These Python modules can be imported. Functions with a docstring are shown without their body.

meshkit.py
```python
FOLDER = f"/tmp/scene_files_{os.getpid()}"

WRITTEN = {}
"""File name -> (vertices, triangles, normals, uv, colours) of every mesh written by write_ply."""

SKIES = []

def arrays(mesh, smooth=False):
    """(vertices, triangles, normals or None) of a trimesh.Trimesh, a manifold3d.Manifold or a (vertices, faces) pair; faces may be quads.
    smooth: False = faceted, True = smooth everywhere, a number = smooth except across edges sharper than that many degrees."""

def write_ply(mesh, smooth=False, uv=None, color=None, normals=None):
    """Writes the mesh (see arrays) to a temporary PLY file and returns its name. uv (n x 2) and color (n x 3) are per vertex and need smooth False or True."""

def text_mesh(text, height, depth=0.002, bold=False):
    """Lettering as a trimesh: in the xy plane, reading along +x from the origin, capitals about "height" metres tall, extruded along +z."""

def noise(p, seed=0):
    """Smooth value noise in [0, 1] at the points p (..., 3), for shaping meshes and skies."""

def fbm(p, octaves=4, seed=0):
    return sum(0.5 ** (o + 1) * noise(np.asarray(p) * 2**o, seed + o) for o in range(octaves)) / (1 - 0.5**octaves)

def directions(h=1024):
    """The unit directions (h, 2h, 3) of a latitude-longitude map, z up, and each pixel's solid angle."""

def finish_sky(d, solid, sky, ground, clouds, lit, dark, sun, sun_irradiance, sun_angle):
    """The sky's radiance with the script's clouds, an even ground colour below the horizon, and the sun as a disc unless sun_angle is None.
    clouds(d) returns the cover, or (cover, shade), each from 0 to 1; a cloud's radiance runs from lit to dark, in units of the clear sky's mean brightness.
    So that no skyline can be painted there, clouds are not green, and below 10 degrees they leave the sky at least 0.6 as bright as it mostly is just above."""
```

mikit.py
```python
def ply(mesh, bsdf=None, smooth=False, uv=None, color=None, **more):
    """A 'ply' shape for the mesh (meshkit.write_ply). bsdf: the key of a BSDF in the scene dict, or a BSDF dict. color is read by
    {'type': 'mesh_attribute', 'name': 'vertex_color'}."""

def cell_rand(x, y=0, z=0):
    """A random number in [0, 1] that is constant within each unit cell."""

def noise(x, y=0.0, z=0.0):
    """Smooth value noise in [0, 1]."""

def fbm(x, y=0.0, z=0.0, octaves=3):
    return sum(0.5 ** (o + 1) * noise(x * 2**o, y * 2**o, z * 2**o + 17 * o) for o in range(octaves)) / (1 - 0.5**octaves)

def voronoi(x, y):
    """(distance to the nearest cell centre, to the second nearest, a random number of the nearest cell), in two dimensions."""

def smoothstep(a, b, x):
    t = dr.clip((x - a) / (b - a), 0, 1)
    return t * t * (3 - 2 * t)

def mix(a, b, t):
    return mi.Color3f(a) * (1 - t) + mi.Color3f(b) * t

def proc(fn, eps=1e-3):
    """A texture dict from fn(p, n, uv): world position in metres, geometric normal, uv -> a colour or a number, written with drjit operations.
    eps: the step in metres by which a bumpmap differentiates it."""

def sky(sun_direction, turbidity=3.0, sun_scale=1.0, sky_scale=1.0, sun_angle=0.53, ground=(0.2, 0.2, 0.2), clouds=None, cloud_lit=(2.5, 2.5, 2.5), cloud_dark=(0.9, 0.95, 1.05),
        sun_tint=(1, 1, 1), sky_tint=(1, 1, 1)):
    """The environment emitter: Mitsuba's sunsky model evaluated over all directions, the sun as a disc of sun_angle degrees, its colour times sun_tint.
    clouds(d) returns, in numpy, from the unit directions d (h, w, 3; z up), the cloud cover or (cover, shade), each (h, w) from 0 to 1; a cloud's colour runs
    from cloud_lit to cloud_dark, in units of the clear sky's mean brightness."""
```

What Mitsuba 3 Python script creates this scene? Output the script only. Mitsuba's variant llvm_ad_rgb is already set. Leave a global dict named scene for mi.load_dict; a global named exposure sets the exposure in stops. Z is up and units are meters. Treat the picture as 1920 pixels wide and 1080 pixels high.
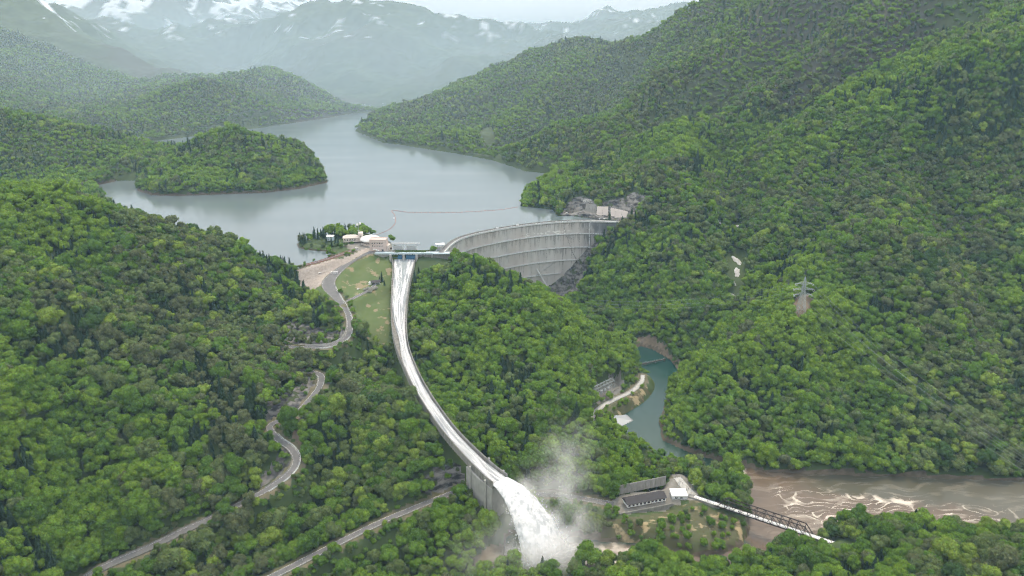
import math, numpy as np, trimesh, manifold3d, mitsuba as mi, drjit as dr
import mikit, meshkit
from mikit import proc, noise as tnoise, fbm as tfbm, smoothstep as tstep, mix as tmix, voronoi as tvor

T = mi.ScalarTransform4f
scene, labels = {}, {}

# ---- camera, sky, exposure, air ------------------------------------------------------------------------------------------
exposure = 2.48
scene['haze_air'] = {'type': 'homogeneous', 'albedo': {'type': 'rgb', 'value': [0.78, 0.91, 1.0]}, 'sigma_t': {'type': 'rgb', 'value': [0.000040, 0.000052, 0.000066]}}
CAM = np.array([0.0, 0.0, 330.0]); PITCH = math.radians(19.3)
scene['camera'] = {'type': 'perspective', 'fov': 2 * math.degrees(math.atan(960 / 1371)), 'fov_axis': 'x', 'near_clip': 1.0, 'far_clip': 40000.0,
                   'to_world': T().look_at(origin=CAM.tolist(), target=[0, math.cos(PITCH), 330 - math.sin(PITCH)], up=[0, 0, 1]),
                   'medium': {'type': 'ref', 'id': 'haze_air'}}

def cloud_deck(d):
    n = meshkit.fbm(np.stack([d[..., 0] / (d[..., 2] + .25), d[..., 1] / (d[..., 2] + .25), 0 * d[..., 0]], -1) * 1.6, 4, 3)
    return np.ones(d.shape[:2]), np.clip((n - .35) * 1.6, 0, 1) * .45
scene['sky'] = mikit.sky((.15, .48, .86), turbidity=4, sun_scale=.3, sun_angle=14, clouds=cloud_deck, cloud_lit=(2.35, 2.4, 2.47), cloud_dark=(1.6, 1.65, 1.75))

# ---- surveyed tables (world metres: x right of the valley axis, y up the valley, z above the lake) ----
GROUND = [(-636.4,900,130.4),(-584.2,920,119.5),(-535.3,950,101.2),(-481.7,980,81.2),(-455.4,985,51.4),(-423.8,1000,26.4),(-380.6,1020,0.5),(-344.8,1035,-22.2),(-580.2,800,92.5),(-556,860,89.2),(-497.5,860,55.4),(-449.4,890,32.2),(-400.4,930,4.5),(-353.3,950,-25.5),(-352.2,880,-37.1),(-527.4,700,34.9),(-492.7,730,22.9),(-449.7,750,2.2),(-406.2,780,-10.3),(-355.3,800,-32.4),(-308.4,810,-36.7),(-244.5,740,-45.2),(-287.4,690,-52),(-621.2,700,92.6),(-769.9,900,132),(-536.2,550,47.3),(-460.9,580,-20.4),(-431.9,610,-26.3),(-390.1,620,-43.5),(-349.7,640,-55.1),(-301.3,650,-60.9),(-249.8,620,-73),(-416.1,495,-69.6),(-395.4,528,-84.2),(-323,575,-73),(-279,582,-89.4),(-347.4,522,-90.6),(-343.1,508,-106.8),(-393,490,-97.2),(-440.6,440,-4.1),(-381,548,-77.3),(-246.8,850,-25.1),(-256.8,890,-22.4),(-260.2,930,-27.5),(-280.9,850,-32.3),(-219.5,545,-108.5),(-186.9,610,-96.6),(-184.5,650,-79.3),(-141.8,650,-91.8),(-193.6,775,-62.3),(-179.3,835,-54.8),(-113.8,695,-61),(-75.9,648,-84.3),(-52.8,622,-98.6),(-197.4,570,-104.2),(-248.8,520,-111.2),(-30.4,585,-117.2),(-120.8,520,-130.1),(-164.8,512,-123.3),(-62.8,550,-120.2),(-51.2,520,-133),(98.4,593.7,-122),(119.7,597.8,-122),(141.8,604.4,-122),(159.6,609.5,-122),(102.6,876.6,-103),(126.8,901,-103),(148.6,899.8,-108),(92.2,883,-92),(80.6,827.3,-95),(176.4,595.8,-120.5),(97.2,585.8,-119),(135.5,571.4,-120),(63.1,607.8,-117),(221.3,572.7,-121),(-96.8,1060,-15.2),(-122.5,1070,-28.5),(-46.3,1010,-1.5),(-18.8,980,-12.6),(29.1,940,-22.4),(83.6,890,-37.1),(119.1,885,-65.2),(154.8,880,-93.6),(-121.8,980,-44.3),(-43.1,920,-37.6),(-75.2,860,-65.9),(-40.6,850,-61.4),(-37.2,760,-89.2),(26.4,830,-52.6),(24.3,745,-81.3),(66.5,830,-74.3),(-5.7,680,-97.5),(51.8,690,-103.6),(33.2,655,-107.7),(79.9,680,-110.6),(88.3,770,-101.6),(-82.6,780,-92.8),(-52.9,710,-95.6),(113.9,720,-125.3),(137.4,680,-127.5),(157.9,665,-134.2),(238.2,1340,24.5),(302,1430,79),(202.1,1450,43.9),(130.9,1480,16.3),(312,1230,20.4),(245.3,1100,-52.3),(293.2,1020,-59),(194.5,1150,-69),(199.7,1060,-109.1),(158.7,1220,-72.7),(298.4,1120,-23),(264.2,985,-95.8),(165.4,1106.3,-122),(222,1312,6),(234.1,924.9,-112),(294.2,983.9,-72),(364.9,1133.2,-12),(405.8,1281.3,28),(406.2,1420,45.5),(452.2,1560,76.1),(191.3,800,-137.4),(243.7,840,-94.9),(303.6,870,-63.8),(302.9,755,-94.5),(412.5,800,-75.4),(461.2,930,-19.3),(505.8,1010,52.7),(542.7,966,30.1),(568.8,893,-13.4),(591.9,843,-37.6),(596.8,788,-69.6),(518.6,756,-88.1),(563.4,724,-104.6),(351.4,812,-66.9),(216.1,772,-118),(268.4,737,-112.2),(447.2,730,-108.1),(452.1,985,1),(414.8,905,-17.8),(335.7,850,-44.1),(358.9,838,-49.9),(339.1,900,-46.1),(402.4,850,-40.5),(368.8,872,-13),(685.4,1080,14.6),(691.9,950,-25.5),(792.6,1130,44.3),(695.3,1200,90.6),(831.9,1230,156.2),(866,1300,285.1),(798.5,1300,263.5),(729.1,1330,235.5),(660.8,1350,197.4),(593.7,1380,151.5),(526.3,1400,114.3),(479.1,1400,84),(481.1,1200,45.8),(492.8,1090,20.3),(402.8,1080,-11),(357.3,1000,-51.7),(595.4,1230,85),(1075.5,1200,283.4),(817.5,840,-21.1),(707.7,680,-110.6),(993.2,1100,133.5),(178.4,1750,26.2),(310.8,1800,82.6),(63.5,2200,15.3),(153.6,2400,89.3),(-107.4,2500,27.6),(-61,2900,167.1),(-201,2850,115.6),(-315.9,2780,63.2),(347.2,2600,159.6),(468.8,2300,177.5),(541.9,2000,262.4),(499.2,1800,145.7),(510.5,1620,128.7),(633.6,1650,159.8),(712.8,1900,265),(778.1,1750,269),(871.3,2000,379.1),(980.8,1700,325.9),(1060.1,1900,505.4),(828.6,2300,517.6),(1385,1700,536.3),(82.1,2950,227.6),(206.9,3000,287.1),(352.5,3000,267.5),(462.1,2900,247.7),(537.8,2700,318.3),(629.3,2500,384.3),(-466.1,3270.6,2),(-383.2,3363.9,2),(100,4200,60),(600,4300,120),(1300,4200,250),(2200,3500,500),(2500,2200,600),(2000,1300,420),(1800,800,250),(63.2,505,-123.2),(175.6,505,-119.9),(272.6,515,-107.8),(360.1,520,-99.7),(421.8,500,-88.8),(219.9,505,-113.3),(499.2,500,-82.5),(0,400,-100),(150,420,-80),(300,420,-70),(450,400,-60),(-200,420,-95),(-400,380,-70),(-650,300,20),(0,200,-60),(500,150,0),(-500,0,60),(500,-200,60),(0,-200,0),(900,300,20),(-244.1,1024.3,-12),(-221,1069.9,-10),(-193.9,960,-22),(-174.3,886,-32),(-267.9,1100,-2),(-290.3,1054.2,-5),(-306.8,1041.6,-1),(-231.6,1131.3,2),(-271.4,1005.8,-14),(-246.3,946.4,-17),(-133.2,1093.4,0),(-1298.5,1900,127.7),(-1208,1880,114),(-1126.1,1850,100.3),(-1061.7,1820,72.9),(-956.2,1780,36),(-854.2,1750,21.7),(-1077.1,1720,29.2),(-1089.2,1650,4.5),(-1159,1650,16.6),(-1563.5,1900,147.5),(-685.6,1800,105),(-732.1,1780,86),(-789.1,1720,47.2),(-623.2,1800,85.8),(-558.7,1790,52.5),(-486.2,1750,20.5),(-668.5,1700,50.5),(-740.9,1660,32.8),(-586.5,1670,31),(-1221,2750,126.2),(-1128.5,2760,123.6),(-1047.4,2800,111.4),(-1300.2,2650,63.8),(-1331.5,2550,28.8),(-969.3,2850,74.5),(-1039,2600,41.4),(-1181.6,2500,25.6),(-866.5,3050,36.8),(-750.4,3100,10.7),(-1110.7,3300,138),(-1046.5,3400,155.6),(-955.8,3400,109.8),(-1250,2250,4),(-1050,2150,4),(-900,2050,5),(-1480,2420,8),(-1700,2400,60),(-2300,2700,180),(-1500,3000,60),(-2449.3,4000,463.3),(-2553.1,3900,435.1),(-2344.7,4200,316),(-2036.4,4100,140.2),(-1688.4,3900,78.4),(-2913.9,3900,577.5),(-1762,2950,52.6),(-2105.7,3300,155),(-1770.9,3300,87.8),(-2858.2,3400,240.6),(-1569.2,5600,350.2),(-1378.7,5800,457.6),(-1201.4,5700,435.7),(-975.1,5500,383.3),(-752.1,5500,341.1),(-422,5600,314.2),(-151.3,5500,252.4),(146.3,5300,193.2),(-849,4700,111.4),(-922.1,4100,-10.1),(-313.4,4500,86.8),(-32.7,4700,111.4),(-562.5,3600,-91.1),(-761.2,3850,-47.5),(-1842.5,5200,98.2),(-1777.5,4700,1.6),(-1358.6,4900,138.5),(-3967.4,9000,1095.2),(-3497.8,8500,816.4),(-3171.1,8800,639.9),(-2834.4,8800,443.2),(-4491.7,8800,942.9),(-3777.8,8000,787.8),(-2807.8,7000,238.1),(-3202.4,7000,192.1),(-2593.4,9000,416.7),(-4144.4,7500,522.6),(877.6,8000,422.6),(1235.2,8200,456.6),(550.5,8000,339.8),(1577,8200,382.5),(2018.4,8200,488.1),(234.9,8500,246.2),(-58.6,8500,274),(2933.9,8000,637.1),(188.1,6800,245.2),(-6500,5000,700),(6500,5000,600),(4500,3000,650),(-4500,3000,400),(-6000,9500,800),(6000,9500,450),(0,10500,250),(1500,9500,260),(-1500,9800,300),(3500,9500,350),(-3000,800,250),(-1500,1300,70),(-640,1060,62),(-800,1010,92),(-760,1180,28),(-560,1085,40),(-950,1150,60),(-1500,600,180),(3500,500,400),(-1100,1100,95),(-1300,300,150),(1400,200,100),(183.9,746.7,-123),(205.8,720.5,-123),(250,695.7,-123),(278.2,683.3,-123),(312.2,681.3,-123),(345.7,678.3,-123),(386,678.3,-123),(424.8,675.2,-123),(469,672.3,-123),(506.7,668.3,-123),(565.9,663.5,-123),(636.2,652,-123),(705.1,635.4,-123),(188.1,783.4,-123),(215.2,866.5,-123),(183.1,998.8,-121),(184.6,893.6,-121),(130.9,792.8,-121),(154.2,720.6,-121),(212.5,676.3,-121),(-89.7,1126.9,-12),(-74.6,1163,-45),(-47.1,1194.1,-90),(-20,1215.7,-114),(12.7,1237.9,-122),(46.4,1255.1,-124),(80.8,1268.8,-120),(110.3,1274.8,-100),(141.9,1278.8,-62),(169,1276.8,-32),(192.9,1272.8,-8),(95,1180,-121),(120,1130,-122),(150,1080,-123)]
DAM_CREST = np.array([(-106.8,1106.7,3),(-97.7,1152.9,3),(-82.6,1189,3),(-55.1,1220.1,3),(-9.4,1254.6,3),(38.4,1281.1,3),(87.6,1298.8,3),(133.9,1304.8,3),(175.4,1300.8,3),(200.4,1298.8,3)])
LAKE_SHORE = np.array([(116.5,1356.2),(87.1,1356.2),(79.8,1409.2),(53,1423),(16.1,1441.9),(28.6,1543.7),(61.3,1665.9),(107.7,1793),(40.2,1829.6),(-51,1999.7),(-153.3,2111),(-273.8,2223.8),(-405.2,2336.7),(-553.4,2628.2),(-531.3,2852.7),(-504.1,3290.6),(-507.3,3360.5),(-685.1,3201.6),(-771.7,2998.2),(-903,2736),(-976.9,2613.4),(-1136.1,2385),(-1150.6,2360.6),(-1246.8,2435.3),(-1374.1,2528.2),(-1469.1,2613.4),(-1459.1,2584.4),(-1314.8,2397.4),(-1198.1,2301.7),(-1084,2234.6),(-1005.3,2202.4),(-847.7,2397.4),(-621.3,2140.7),(-499.3,1899),(-430.1,1684.8),(-475.5,1611.3),(-534.1,1571.2),(-620.8,1554.6),(-717.2,1538.2),(-771,1543.7),(-826.1,1593.9),(-877.5,1710.7),(-924,1710.7),(-949,1647.3),(-800,1420),(-640,1250),(-480,1130),(-385,1065),(-324.1,1038.5),(-306.1,1054.4),(-284.2,1070.8),(-284.2,1116.9),(-315.4,1122.9),(-345.2,1138.2),(-355.7,1163.4),(-326.8,1203.3),(-296.7,1231.3),(-249.7,1227.7),(-206.9,1179.7),(-170.5,1122.9),(-136.4,1122.9)])
LAKE = np.vstack([LAKE_SHORE, DAM_CREST[:, :2]])
RIVER_Z = -124.0
RIVER = np.array([(181.9,1015.2),(183.2,950),(187.2,907.6),(172,860.9),(149,825),(124.8,795.5),(131.1,770.1),(156.2,731),(175.6,705.7),(209.9,687.9),(243.3,672.8),(243,639.5),(234.9,613),(227.2,584.3),(211.2,562.8),(180.7,550.3),(133.9,561.3),(115.5,570.3),(75.8,574.9),(20.7,592.3),(-5.1,580.4),(-7.4,554),(19.2,539.7),(67.2,538.3),(115.7,541.1),(162.2,534.2),(222.1,542.5),(289.1,565),(309.4,596.3),(332.8,596.3),(378.6,584.3),(423.1,572.6),(495.9,561.3),(620.5,539.7),(709.1,639.5),(569.2,667.8),(509.6,672.8),(427.3,679.7),(347.7,682.8),(279.8,687.9),(248.8,701.4),(207,725.4),(179.2,754.3),(181.2,798.1),(208.6,868.4),(236.7,932.6),(231.8,982.6),(214.2,1015.2),(196.3,1029.2)])
CHUTE = [(-170.3,1105.8,-9,36),(-166.6,1065.9,-13,30),(-161,996.6,-19,24),(-153.7,928.8,-26,20),(-144.9,870.4,-33,17),(-134.7,825.1,-39,14.5),(-121.1,784.7,-45,13),(-105.1,744.3,-51,12.8),(-85.5,703.3,-57,13),(-63.6,665.1,-64,13.5),(-41.6,634.2,-70,15),(-23.3,611.8,-75,17),(-11.2,598.7,-77,18)]
ROADS = {'upper': [(-220,1114.4,2.5,9,20),(-240,1094.3,-2,9,20),(-255.6,1060.5,-7,10,20),(-265.8,1016.3,-11,16,20),(-260.7,984.1,-13,18,20),(-243.9,952.2,-16,12,20),(-222.5,913.2,-20,7,20),(-208.6,873.1,-23,7,20),(-204.4,833.1,-26,7,20),(-218,811.5,-28,7,20),(-242,811.3,-30,7,20),(-262.8,815.8,-32,7,12),(-284.3,821.9,-34,7,0),(-300.3,809.6,-37,7,-6),(-275.2,778.4,-42,7,-6),(-240.5,776,-45,7,-6),(-223.4,769.6,-46,7,10),(-217.9,751.7,-48,7,22),(-220.3,731.3,-51,7,22),(-230.4,701.5,-56,7,6),(-249,685.6,-60,7,16),(-255.3,677.9,-62,7,14),(-242.2,661.1,-66,7,0),(-224.9,647.5,-69,7,8),(-215.1,632.5,-72,7,24),(-215.8,613.6,-75,7,24),(-228.9,595.5,-79,7,14),(-251.1,577.4,-84,7,0),(-268.2,562.3,-87,7,0),(-290.9,545.7,-90,7.5,14),(-315.9,526.3,-94,7.5,22),(-353.5,499.5,-100,7.5,22),(-358.6,460.8,-104,7.5,22)],
  'branch': [(-225.8,936.4,-18,6,18),(-217.3,959.1,-18.5,6,18),(-204.6,979.4,-17,5.5,18),(-197.4,1003.9,-15,5,18)],
  'lower': [(-240.7,491.3,-116,7,20),(-204.7,513.4,-112,7,24),(-172.1,540.4,-110,7,24),(-130.4,575.3,-108,7,24),(-98.1,597,-106,7,18),(-68.7,615.5,-104.5,7,14),(-48.2,626.4,-104,7,4),(-29.4,623,-106,6,0),(8.1,630.1,-111,6,20),(53.8,627.1,-112,7,20),(100.5,613.8,-112,8,20)],
  'pool': [(178.4,903,-112,4.5,18),(174.1,885.6,-113,5,18),(156.9,857.8,-113,5,18),(129.2,832.9,-113,5,18),(109.8,811.8,-113,5,18),(97.5,788.7,-113.5,5,18),(96.6,767.8,-114,5,18)],
  'saddle': [(-316.3,1033.8,1.5,5,18),(-290.4,1057.2,2.5,5,18),(-265.8,1092.1,3,5,18),(-245.7,1124.8,3,6,18)],
  'apron': [(172.7,655.3,-109,8,18),(178.9,633.3,-110,9,18),(184.4,622.4,-110,8,18)]}
TERRACES = [(np.array([(99.1,602.7),(158.6,618.2),(165.4,640.8),(111,631.6)]), -112, 4),
  (np.array([(158,616.1),(181.3,620.5),(179.5,648),(162.9,648)]), -110.5, 6),
  (np.array([(-254.1,1115.4),(-198.7,1139.9),(-234.5,1195.3),(-279.6,1195.3),(-310,1171.9)]), 2.2, 8),
  (np.array([(100.4,1343.8),(166.9,1400.9),(206.6,1314.8),(137.4,1310.8)]), 3.0, 10),
  (np.array([(103.2,832.5),(140.5,866.7),(135.5,882.4),(102,847.1)]), -109, 10)]
ZONES = {'lawn': [np.array([(-281.9,978.7),(-285.3,1032.9),(-257.9,1052.3),(-226.1,1100.5),(-186.3,1099.1),(-171.1,983.4),(-158.4,888.1),(-147.2,844.3),(-175,865.5),(-198.7,864.3),(-212.5,929.9),(-241.3,974.5),(-253.9,947.3)])],
  'riprap': [np.array([(-315.6,1019.3),(-263.1,1079.5),(-230.9,1127.3),(-219.3,1119.6),(-242.8,1091.2),(-262.5,1054.6),(-271.8,1001.8),(-281.9,978.7),(-304,998.3)])],
  'rock': [np.array([(49.3,1273.9),(93.7,1204.9),(117.6,1215.2),(135.2,1260.8),(165.1,1283.7),(197.5,1297),(166,1302.5),(118.1,1303),(83.7,1297.6),(39.3,1281.5)]), np.array([(-296.7,854.1),(-300.5,898.5),(-273.4,890.3),(-248.2,874.3),(-219.2,870.6),(-204.7,834.3),(-219.7,818.8),(-266.9,829.7)]), np.array([(-261.8,686.1),(-261.8,708.9),(-245.8,728.1),(-232.9,770.4),(-223.2,748.3),(-232.6,709.8)]), np.array([(-253.4,605),(-236.6,630.4),(-230.8,649.3),(-221.6,634.9),(-221.6,615.2),(-235.1,598.7)]), np.array([(-118.4,614.1),(-85.8,632.5),(-53.5,647.2),(-48.9,637),(-69.3,621.7)]), np.array([(91.5,1361.2),(107.9,1452.6),(140.4,1459.6),(168.3,1417.3),(209.8,1381.2),(234.8,1381.7),(254.3,1345.7),(230.9,1317.7),(209.4,1300.7),(140.3,1340.6)])],
  'earth': [np.array([(361.5,885.7),(382.5,931),(399.9,955.5),(410.2,944.8),(399.6,903.8),(377.8,875.9),(364.5,872.2)]), np.array([(-41,539),(-34.1,549.4),(-10,566.3),(0,543.1),(-4.7,525.6)]), np.array([(-217.5,649.6),(-236.8,683.1),(-232.4,698),(-217,672.2)]), np.array([(-88,2210.8),(-111.6,2381.2),(-84,2436.5),(-45.5,2247.3)]), np.array([(33.6,1837.8),(40.4,1846),(53.4,1826)]), np.array([(213.9,950.6),(242.1,961.1),(257.6,948.3),(249.8,914.1),(234,921.5)]), np.array([(188.8,1035),(214.2,1015.8),(235.1,973.4),(251.5,953.9),(219.4,1024.5),(199.4,1050)])],
  'meadow': [np.array([(59,588.1),(70.4,602.4),(102.3,588.6),(158.5,611.2),(179.7,613.3),(218.3,599),(222.6,580.4),(208.4,561.8),(166.6,552.6),(95.7,572.7)]), np.array([(101.9,769.3),(129.1,831.5),(167.3,857.1),(182.7,880.7),(182.1,866.6),(156.9,831.9),(114.9,773.3)])],
  'bank': [np.array([(363.3,1165.8),(381.2,1167.6),(364.9,1094.1),(343.5,1042),(334.8,1044.1),(348.2,1092.8)]), np.array([(400.5,1292.8),(418,1300.8),(402,1238.9),(388.5,1236)])],
  'terrace': [np.array([(93,813.2),(105.5,856.6),(135.8,884.5),(148.9,866.8),(130.3,841.1)]), np.array([(95.4,615),(111,631.9),(160.1,646.7),(189.1,675.1),(189.3,620.5),(164.2,613.5),(103.6,597.3)]), np.array([(-273.8,1129.3),(-245.1,1204.4),(-208.3,1200),(-184.3,1102.3),(-226.1,1100.5)])]}
GULLIES = [(np.array([(435,1551.5),(404.1,1285.1),(362.8,1126.9),(334.4,1048.9),(295.7,988.8),(247.4,951.7)]), 25.6, 34),
  (np.array([(696.2,1209.1),(688.8,1101.2),(651,957.2),(622.5,830.7)]), 28.8, 40),
  (np.array([(599.9,1264.3),(521.5,1164.9),(436,1104.4),(367.2,1005.8)]), 19.2, 36),
  (np.array([(-424.4,607),(-386.3,562.6),(-352.8,528.5)]), 22.4, 26),
  (np.array([(-584.5,866.1),(-489.1,836.9),(-428,828.4),(-371.6,874.5)]), 16.0, 36),
  (np.array([(-524.2,688.5),(-428.8,646.4),(-359.8,612.5)]), 12.8, 30),
  (np.array([(27.2,862.3),(50,768.2),(58.6,702.1)]), 9.6, 26),
  (np.array([(405.5,852.2),(405.7,774.2),(403.3,706.6)]), 14.4, 30),
  (np.array([(300.1,805.3),(296.4,745.9),(293.4,695.2)]), 11.2, 26),
  (np.array([(399.1,2592.9),(163.8,2288),(0,2142.8)]), 72.0, 90),
  (np.array([(724.5,2023.9),(559.7,1896),(418,1824.1)]), 64.0, 90),
  (np.array([(963.8,1707.4),(786.2,1652.7),(639.8,1664.2),(503.4,1585.5)]), 54.4, 75),
  (np.array([(575.3,2457.7),(408,2419.1),(228.5,1984.6)]), 41.6, 60)]
SPOTS = {'boom': [(12.8,1432.4,0),(-21,1409.2,0),(-62.4,1395.6,0),(-113.6,1384.4,0),(-165,1382.2,0),(-201.7,1386.6,0),(-235.1,1402.3,0)],
  'boom2': [(-235.1,1402.3,0),(-224.2,1364.7,0),(-215.1,1314.7,0),(-214.1,1279.4,0),(-220.2,1245.7,0),(-234.9,1217.1,0)],
  'pylon': [(374.3,884.9,-17.9)],
  'bridge': [(182.6,621.9,-109),(201.9,607.9,-109),(277.9,561.9,-109),(297.3,548.5,-109)],
  'house': [(112.9,604.4,-112),(154,616.4,-112)],
  'tipshrub': [(-341.6,1141.2,2),(-330.1,1129.8,0),(-322.6,1135,3.1),(-308.5,1122.4,0.8),(-303.5,1131,4.1),(-291.9,1125.3,2.9),(-282.9,1131.2,5),(-272.9,1124.8,5),(-265.3,1129.3,5.6),(-261.9,1153.1,2.2),(-294,1111.5,0),(-283.2,1102,0.9)],
  'tipfir': [(-289.7,1131.2,4.7),(-287.2,1146.2,4.3),(-280.4,1135.7,5.3),(-307.1,1166.8,1.7)],
  'lawnfir': [(-193.8,1030.8,-20.7),(-185.8,1007.4,-18.5),(-196.2,1026.4,-21)],
  'lawnshed': [(-200.6,1004,-15.5),(-196.2,1026.4,-21)],
  'blossom': [(-209.6,981.4,-17.5),(-205.7,984.8,-17.1),(-201,980.4,-17.3),(-197.6,982.6,-17.1),(-194.6,987,-16.8),(-201.5,974.7,-17.6)],
  'bus': [(-264.4,1034.3,-10)],
  'cars': [(-248.9,1127.8,3),(-242.2,1146.5,3),(-237.3,1143.4,3),(-212.4,1109.7,3),(-192.7,1118.7,3),(-314.5,1024.4,2),(-221.8,995.6,-20.9),(-208.6,1008.9,-17.5),(-285,1031.6,-8.1),(162.8,1318.9,3),(170.7,1318.9,3),(107.1,1396.4,3)],
  'snow': [(402,1271.1,26.6),(367.2,1143.3,-5.6),(359.3,1110.5,-13.8),(364.5,1243.9,24.6),(404.2,1221.4,24.5),(348.4,1086.6,-23.5),(341.9,1063.7,-33.3),(323.9,1025.5,-50.7),(317.9,1020,-53.9)],
  'poolsnow': [(236.4,939,-121.6),(247.8,936.3,-110.6),(244.2,946.4,-113.2),(250.5,905.4,-105.5),(247.9,954.2,-109)],
  'wires': [(70.5,915.1,20)],
  'greentree': [(167.5,1408.9,10.3)],
  'baretree': [(12.3,554,-124)],
  'sign': [(137.8,1439.9,10.4),(154.6,1414.5,6.8)]}

# ---- terrain: heights from surveyed points, water levels, cut roads and the chute -------------------------------------------
def seg_dist(x, y, line):
    """(distance, arc parameter as index+fraction, side) from points to a polyline (n x 2+)."""
    best = np.full(x.shape, 1e9); par = np.zeros(x.shape); side = np.zeros(x.shape)
    L = np.asarray(line, float)
    for i in range(len(L) - 1):
        ax, ay = L[i, :2]; bx, by = L[i + 1, :2]
        dx, dy = bx - ax, by - ay
        t = np.clip(((x - ax) * dx + (y - ay) * dy) / (dx * dx + dy * dy + 1e-9), 0, 1)
        d = np.hypot(x - ax - t * dx, y - ay - t * dy)
        m = d < best
        best = np.where(m, d, best); par = np.where(m, i + t, par)
        side = np.where(m, np.sign(dx * (y - ay) - dy * (x - ax)), side)
    return best, par, side

def inside(x, y, poly):
    P_ = np.asarray(poly, float)[:, :2]; r = np.zeros(x.shape, bool)
    for (ax, ay), (bx, by) in zip(P_, np.roll(P_, -1, 0)):
        if ay != by:
            r ^= ((ay > y) != (by > y)) & (x < (bx - ax) * (y - ay) / (by - ay) + ax)
    return r

def sstep(a, b, x):
    t = np.clip((x - a) / (b - a), 0, 1); return t * t * (3 - 2 * t)

def smooth_line(pts, step=6.0):
    """Catmull-Rom through the points, resampled about every step metres."""
    p = np.asarray(pts, float); q = np.vstack([2 * p[0] - p[1], p, 2 * p[-1] - p[-2]]); out = []
    for i in range(1, len(q) - 2):
        n = max(2, int(np.linalg.norm(q[i + 1, :2] - q[i, :2]) / step))
        for t in np.arange(n) / n:
            out.append(0.5 * (2 * q[i] + (q[i + 1] - q[i - 1]) * t + (2 * q[i - 1] - 5 * q[i] + 4 * q[i + 1] - q[i + 2]) * t * t + (3 * q[i] - q[i - 1] - 3 * q[i + 1] + q[i + 2]) * t ** 3))
    return np.array(out + [p[-1]])

def at_par(line, par, col):
    v = np.asarray(line)[:, col]; i = np.clip(par.astype(int), 0, len(v) - 2); return v[i] + (v[i + 1] - v[i]) * (par - i)

_C = 30.0
def rbf_fit(pts):
    p = np.asarray(pts, float); n = len(p)
    A = np.zeros((n + 1, n + 1)); A[:n, :n] = -np.sqrt(((p[:, None, :2] - p[None, :, :2]) ** 2).sum(-1) + _C * _C) + 4.0 * np.eye(n)
    A[:n, n] = A[n, :n] = 1
    return p, np.linalg.solve(A, np.append(p[:, 2], 0))

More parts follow.
